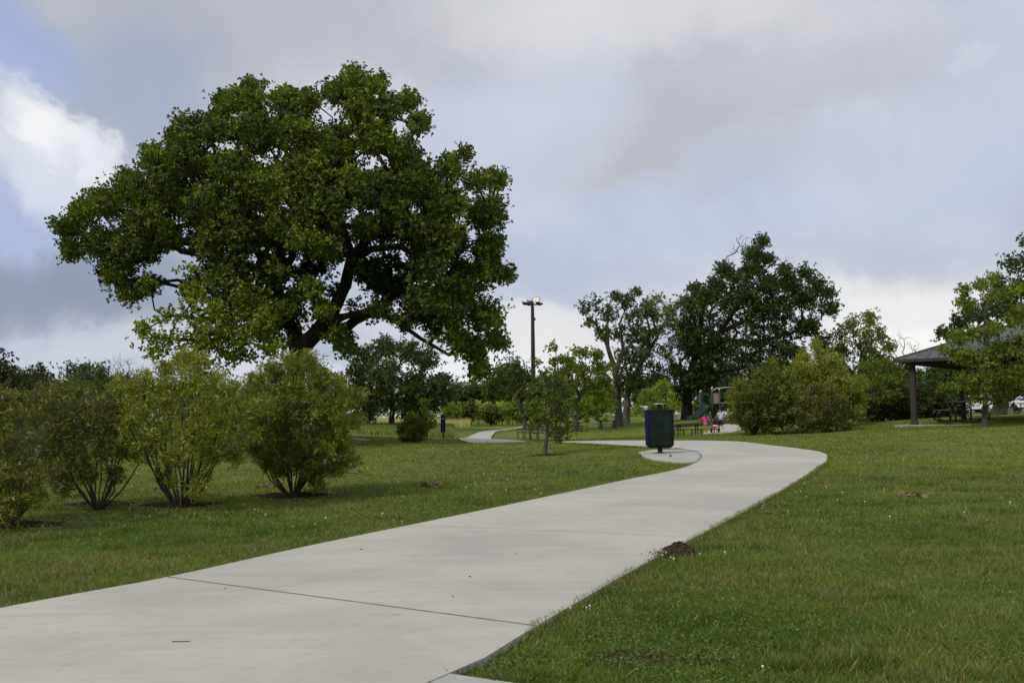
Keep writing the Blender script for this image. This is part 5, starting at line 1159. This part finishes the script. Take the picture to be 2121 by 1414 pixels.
# parked cars
def car(label, px, Y, rz, paint, s=1.0):
    x, y = gp(px, Y); z = H(x, y); o = empty('parked_car', (x, y, z), rz, label, 'car', 'cars parked beyond the pavilion')
    body = [(-2.2, .35), (-2.24, .62), (-2.15, .86), (-1.55, .95), (-1.0, .97), (1.0, .95), (1.55, .88), (2.1, .74), (2.25, .55), (2.22, .32), (1.78, .24), (1.68, .50), (1.42, .62), (1.14, .50), (1.04, .24), (-1.04, .24), (-1.14, .50), (-1.42, .62), (-1.68, .50), (-1.78, .24)]
    m = MB(); m.prof_y(body, -.88, .88); bevel(m.build('body', paint, o), .07, 3)
    m = MB(); lo = [(-1.72, .93), (-1.05, 1.40), (.25, 1.42), (1.05, .95)]; V = []
    for (xx, zz) in lo: w = .80 if zz < 1 else .60; V += [(xx, -w, zz), (xx, w, zz)]
    m.add(V, [(0, 2, 4, 6), (1, 7, 5, 3), (0, 1, 3, 2), (2, 3, 5, 4), (4, 5, 7, 6)]); m.build('windows', 'glass_dark', o)
    m = MB(); m.box((-.40, 0, 1.425), (1.36, 1.22, .045)); 
    for sy in (-1, 1):
        for a, b in (((-1.05, 1.41), (-1.74, .93)), ((.25, 1.42), (1.07, .94)), ((-.38, 1.42), (-.36, .94))): m.tube([(a[0], sy * .61, a[1]), (b[0], sy * .81, b[1])], .04, 5)
    bevel(m.build('roof', paint, o), .015)
    for sx in (-1.41, 1.41):
        for sy in (-1, 1):
            m = MB(); V = []
            M = Matrix.Translation((sx, sy * .80, .32)) @ Matrix.Rotation(R(90), 4, 'X')
            w = MB(); w.lathe([(.20, -.10), (.32, -.10), (.33, -.05), (.33, .05), (.32, .10), (.20, .10)], (0, 0, 0), 20); w.v = [tuple(M @ Vector(v)) for v in w.v]; tw = w.build('wheel', 'rubber', o, True)
            w = MB(); w.lathe([(.21, -.09), (.21, .09)], (0, 0, 0), 16); w.v = [tuple(M @ Vector(v)) for v in w.v]; w.build('rim', 'galvanised', tw)
    for sy in (-1, 1):
        m = MB(); m.box((2.19, sy * .64, .64), (.14, .30, .14)); m.build('headlight', 'lamp_clear', o)
        m = MB(); m.box((-2.19, sy * .66, .74), (.14, .28, .16)); m.build('taillight', 'lamp_red', o)
car('white parked car seen between the pavilion column and the table frame', 2004, 93, R(160), 'white_paint')
car('silver parked car seen just left of the young tree trunk', 2036, 95, R(200), 'car_silver')
car('white parked car with red tail light right of the young tree trunk', 2058, 103, R(70), 'white_paint')
car('orange-red parked car low behind the low block wall', 2074, 108, R(195), 'car_red')
car('white parked car at the right edge of the picture', 2128, 96, R(172), 'white_paint')
slab_from([gp(1975, 86), gp(2200, 86), gp(2250, 118), gp(1960, 118)], 'parking_lot', 'asphalt', .02)

# people
def skin_body(name, J, E, mat, parent, root=0, sub=2):
    me = bpy.data.meshes.new(name); me.from_pydata([j[:3] for j in J], E, []); o = bpy.data.objects.new(name, me); COL.objects.link(o); o.parent = parent
    md = o.modifiers.new('skin', 'SKIN'); md.use_smooth_shade = True
    if not me.skin_vertices: me.attributes.new if False else None
    sv = me.skin_vertices[0].data
    for i, j in enumerate(J): r = j[3]; sv[i].radius = (r, r) if not isinstance(r, tuple) else r; sv[i].use_root = (i == root)
    s_ = o.modifiers.new('sub', 'SUBSURF'); s_.levels = sub; s_.render_levels = sub
    me.materials.append(MATS[mat]); return o
def person(label, px, Y, rz, h, bend, shirt, shorts, arms, hair_len, legs, sock):
    """arms: (elbow, wrist) for left and right; legs: (knee, ankle, toe) for left and right; local +y is forward"""
    x, y = gp(px, Y); z = H(x, y) + .03; o = empty('person', (x, y, z), rz, label, 'person')
    k = h / 1.72; b = bend
    def tl(p): # bend the upper body forward round the hips
        dz_ = p[2] - .92; return (p[0] * k, (p[1] + math.sin(b) * dz_) * k, (.92 + math.cos(b) * dz_) * k) if dz_ > 0 else (p[0] * k, p[1] * k, p[2] * k)
    J = []; E = []
    def add(p, r, par=None, raw=False):
        q_ = tuple(c_ * k for c_ in p) if raw else tl(p); J.append((*q_, r * k)); i = len(J) - 1
        if par is not None: E.append((par, i))
        return i
    pel = add((0, 0, .92), .125); sp = add((0, .01, 1.10), .115, pel); ch = add((0, .01, 1.30), .135, sp); nk = add((0, .015, 1.46), .055, ch); h1 = add((0, .035, 1.56), .075, nk); h2 = add((0, .03, 1.64), .088, h1); add((0, .02, 1.70), .05, h2)
    nose = add((0, .125, 1.585), .014, h1); add((.075, .02, 1.60), .018, h1); add((-.075, .02, 1.60), .018, h1)
    for s, (el, wr) in zip((-1, 1), arms):
        sh = add((s * .18, .01, 1.40), .055, ch); e = add(el, .042, sh, True); w = add(wr, .028, e, True)
        d = Vector(wr) - Vector(el); d.normalize(); sd = d.cross(Vector((s, 0, 0.01))).normalized(); pm = Vector(wr) + d * .07; pa = add(tuple(pm), .030, w, True)
        for f in range(4):
            o_ = sd * (.027 - .018 * f); ln = (.032, .038, .036, .028)[f]; a1 = pm + d * .035 + o_; a2 = a1 + d * ln + Vector((-s * .01, 0, -.004)); a3 = a2 + d * ln * .7 + Vector((-s * .018, 0, -.008))
            i1 = add(tuple(a1), .009, pa, True); i2 = add(tuple(a2), .008, i1, True); add(tuple(a3), .007, i2, True)
        t1 = pm - d * .02 + sd * .04; t2 = t1 + d * .03 + sd * .015; i1 = add(tuple(t1), .010, pa, True); add(tuple(t2), .008, i1, True)
    for s, (kn, an, to) in zip((-1, 1), legs):
        hp = add((s * .09, 0, .86), .085, pel, True); n1 = add(kn, .056, hp, True); cf = add(tuple(Vector(kn) * .6 + Vector(an) * .4 + Vector((0, -.02, 0))), .052, n1, True); a_ = add(an, .035, cf, True); add(to, .036, a_, True)
    skin_body('body', J, E, 'skin', o)
    # shirt
    S = [tl((0, 0, .88)), tl((0, .01, 1.10)), tl((0, .01, 1.30)), tl((0, .015, 1.42))]; R_ = [.165, .160, .165, .08]; SE = [(0, 1), (1, 2), (2, 3)]
    for s, (el, wr) in zip((-1, 1), arms):
        a_ = tl((s * .185, .01, 1.39)); S.append(a_); R_.append(.072); SE.append((2, len(S) - 1)); e_ = Vector(el) * k; m_ = Vector(a_) * .35 + e_ * .65; S.append(tuple(m_)); R_.append(.062); SE.append((len(S) - 2, len(S) - 1))
    skin_body('shirt', [(*p, r * k) for p, r in zip(S, R_)], SE, shirt, o)
    S = [(0, 0, .96 * k), (0, 0, .88 * k)]; R_ = [.150, .145]; SE = [(0, 1)]
    for s, (kn, an, to) in zip((-1, 1), legs):
        hp = Vector((s * .09, 0, .82)) * k; S.append(tuple(hp)); R_.append(.112); SE.append((1, len(S) - 1)); kk = Vector(kn) * k; lo_ = hp * (1 - sock) + kk * sock; S.append(tuple(lo_)); R_.append(.098); SE.append((len(S) - 2, len(S) - 1))
    skin_body('shorts', [(*p, r * k) for p, r in zip(S, R_)], SE, shorts, o)
    for s, (kn, an, to) in zip((-1, 1), legs):
        A_, T_ = Vector(an) * k, Vector(to) * k
        skin_body('shoe', [(A_.x, A_.y - .03, A_.z + .06, .046 * k), (A_.x, A_.y - .02, A_.z - .02, .048 * k), (T_.x, T_.y, T_.z, .044 * k)], [(0, 1), (1, 2)], 'white_cloth', o)
    Hr = [tl((0, -.01, 1.58)), tl((0, .0, 1.66)), tl((0, .02, 1.71))]; HR = [.075, .10, .07]; HE = [(0, 1), (1, 2)]
    if hair_len:
        Hr.append(tl((.02, -.10, 1.45))); HR.append(.075); HE.append((0, 3)); Hr.append(tl((.09, -.08, 1.45 - hair_len))); HR.append(.045); HE.append((3, 4))
    skin_body('hair', [(*p, r * k) for p, r in zip(Hr, HR)], HE, 'hair', o)
person('child with long dark hair, pink top and grey shorts, arms out, seen from behind', 1462, 73.5, R(-8), 1.50, R(14), 'pink_cloth', 'grey_cloth',
       [((-.36, .02, 1.18), (-.40, .14, .96)), ((.34, .10, 1.18), (.30, .30, 1.06))], .28, [((-.10, .06, .50), (-.09, -.06, .10), (-.10, .06, .045)), ((.10, .12, .50), (.12, .10, .09), (.13, .22, .045))], .35)
person('adult in pale blue shirt and dark knee length shorts with white socks beside the stroller', 1494, 79.5, R(14), 1.74, R(4), 'blue_cloth', 'navy_cloth',
       [((-.30, .05, 1.16), (-.36, .24, 1.00)), ((.30, -.02, 1.14), (.30, .10, .92))], 0, [((-.10, .08, .50), (-.10, .04, .10), (-.10, .16, .045)), ((.10, .03, .50), (.11, -.12, .11), (.11, 0, .05))], .95)
def stroller():
    x, y = gp(1481, 79.3); z = H(x, y) + .03; o = empty('stroller', (x, y, z), R(6), 'small red and white stroller with dark canopy and two black rear wheels', 'stroller')
    for sx in (-.27, .27):
        m = MB(); M = Matrix.Translation((sx, 0, .17)) @ Matrix.Rotation(R(90), 4, 'Y'); m.lathe([(.10, -.035), (.165, -.035), (.17, 0), (.165, .035), (.10, .035)], (0, 0, 0), 18); m.v = [tuple(M @ Vector(v)) for v in m.v]; m.build('wheel', 'rubber', o, True)
        m = MB(); m.tube([(sx, 0, .17), (sx * .9, .05, .55), (sx * .85, -.25, 1.02)], .014, 6); m.build('side_frame', 'galvanised', o, True)
        m = MB(); M = Matrix.Translation((sx * .5, .62, .10)) @ Matrix.Rotation(R(90), 4, 'Y'); m.lathe([(.05, -.02), (.10, -.02), (.10, .02), (.05, .02)], (0, 0, 0), 14); m.v = [tuple(M @ Vector(v)) for v in m.v]; m.build('wheel', 'rubber', o, True)
        m = MB(); m.tube([(sx * .5, .62, .10), (sx * .88, .05, .55)], .013, 6); m.build('side_frame', 'galvanised', o, True)
    m = MB(); m.tube([(-.23, -.25, 1.02), (.23, -.25, 1.02)], .018, 8); m.build('handle', 'black_metal', o)
    m = MB(); m.box((0, .20, .42), (.42, .40, .06), 0, .02); m.box((0, .02, .62), (.44, .07, .44), 0, .03, R(-14)); bevel(m.build('seat', 'red_cloth', o), .02)
    m = MB(); m.box((0, -.055, .52), (.34, .02, .10), R(0), .008, R(-14)); m.build('pocket', 'white_cloth', o)
    m = MB(); m.box((0, .05, .26), (.40, .36, .12), 0, .03); m.build('basket', 'red_cloth', o)
    m = MB(); V = []
    for i in range(7):
        a = R(-15 + i * 22); 
        for j in range(7): t = (j / 6 - .5) * 2; V.append((t * .24, .08 - .26 * math.cos(a) * (1 - .15 * t * t), .80 + .26 * math.sin(a) * (1 - .25 * t * t)))
    m.add(V, [(i * 7 + j, i * 7 + j + 1, i * 7 + 8 + j, i * 7 + 7 + j) for i in range(6) for j in range(6)]); cn = m.build('canopy', 'navy_cloth', o, True); cn.modifiers.new('s', 'SOLIDIFY').thickness = .01
stroller()
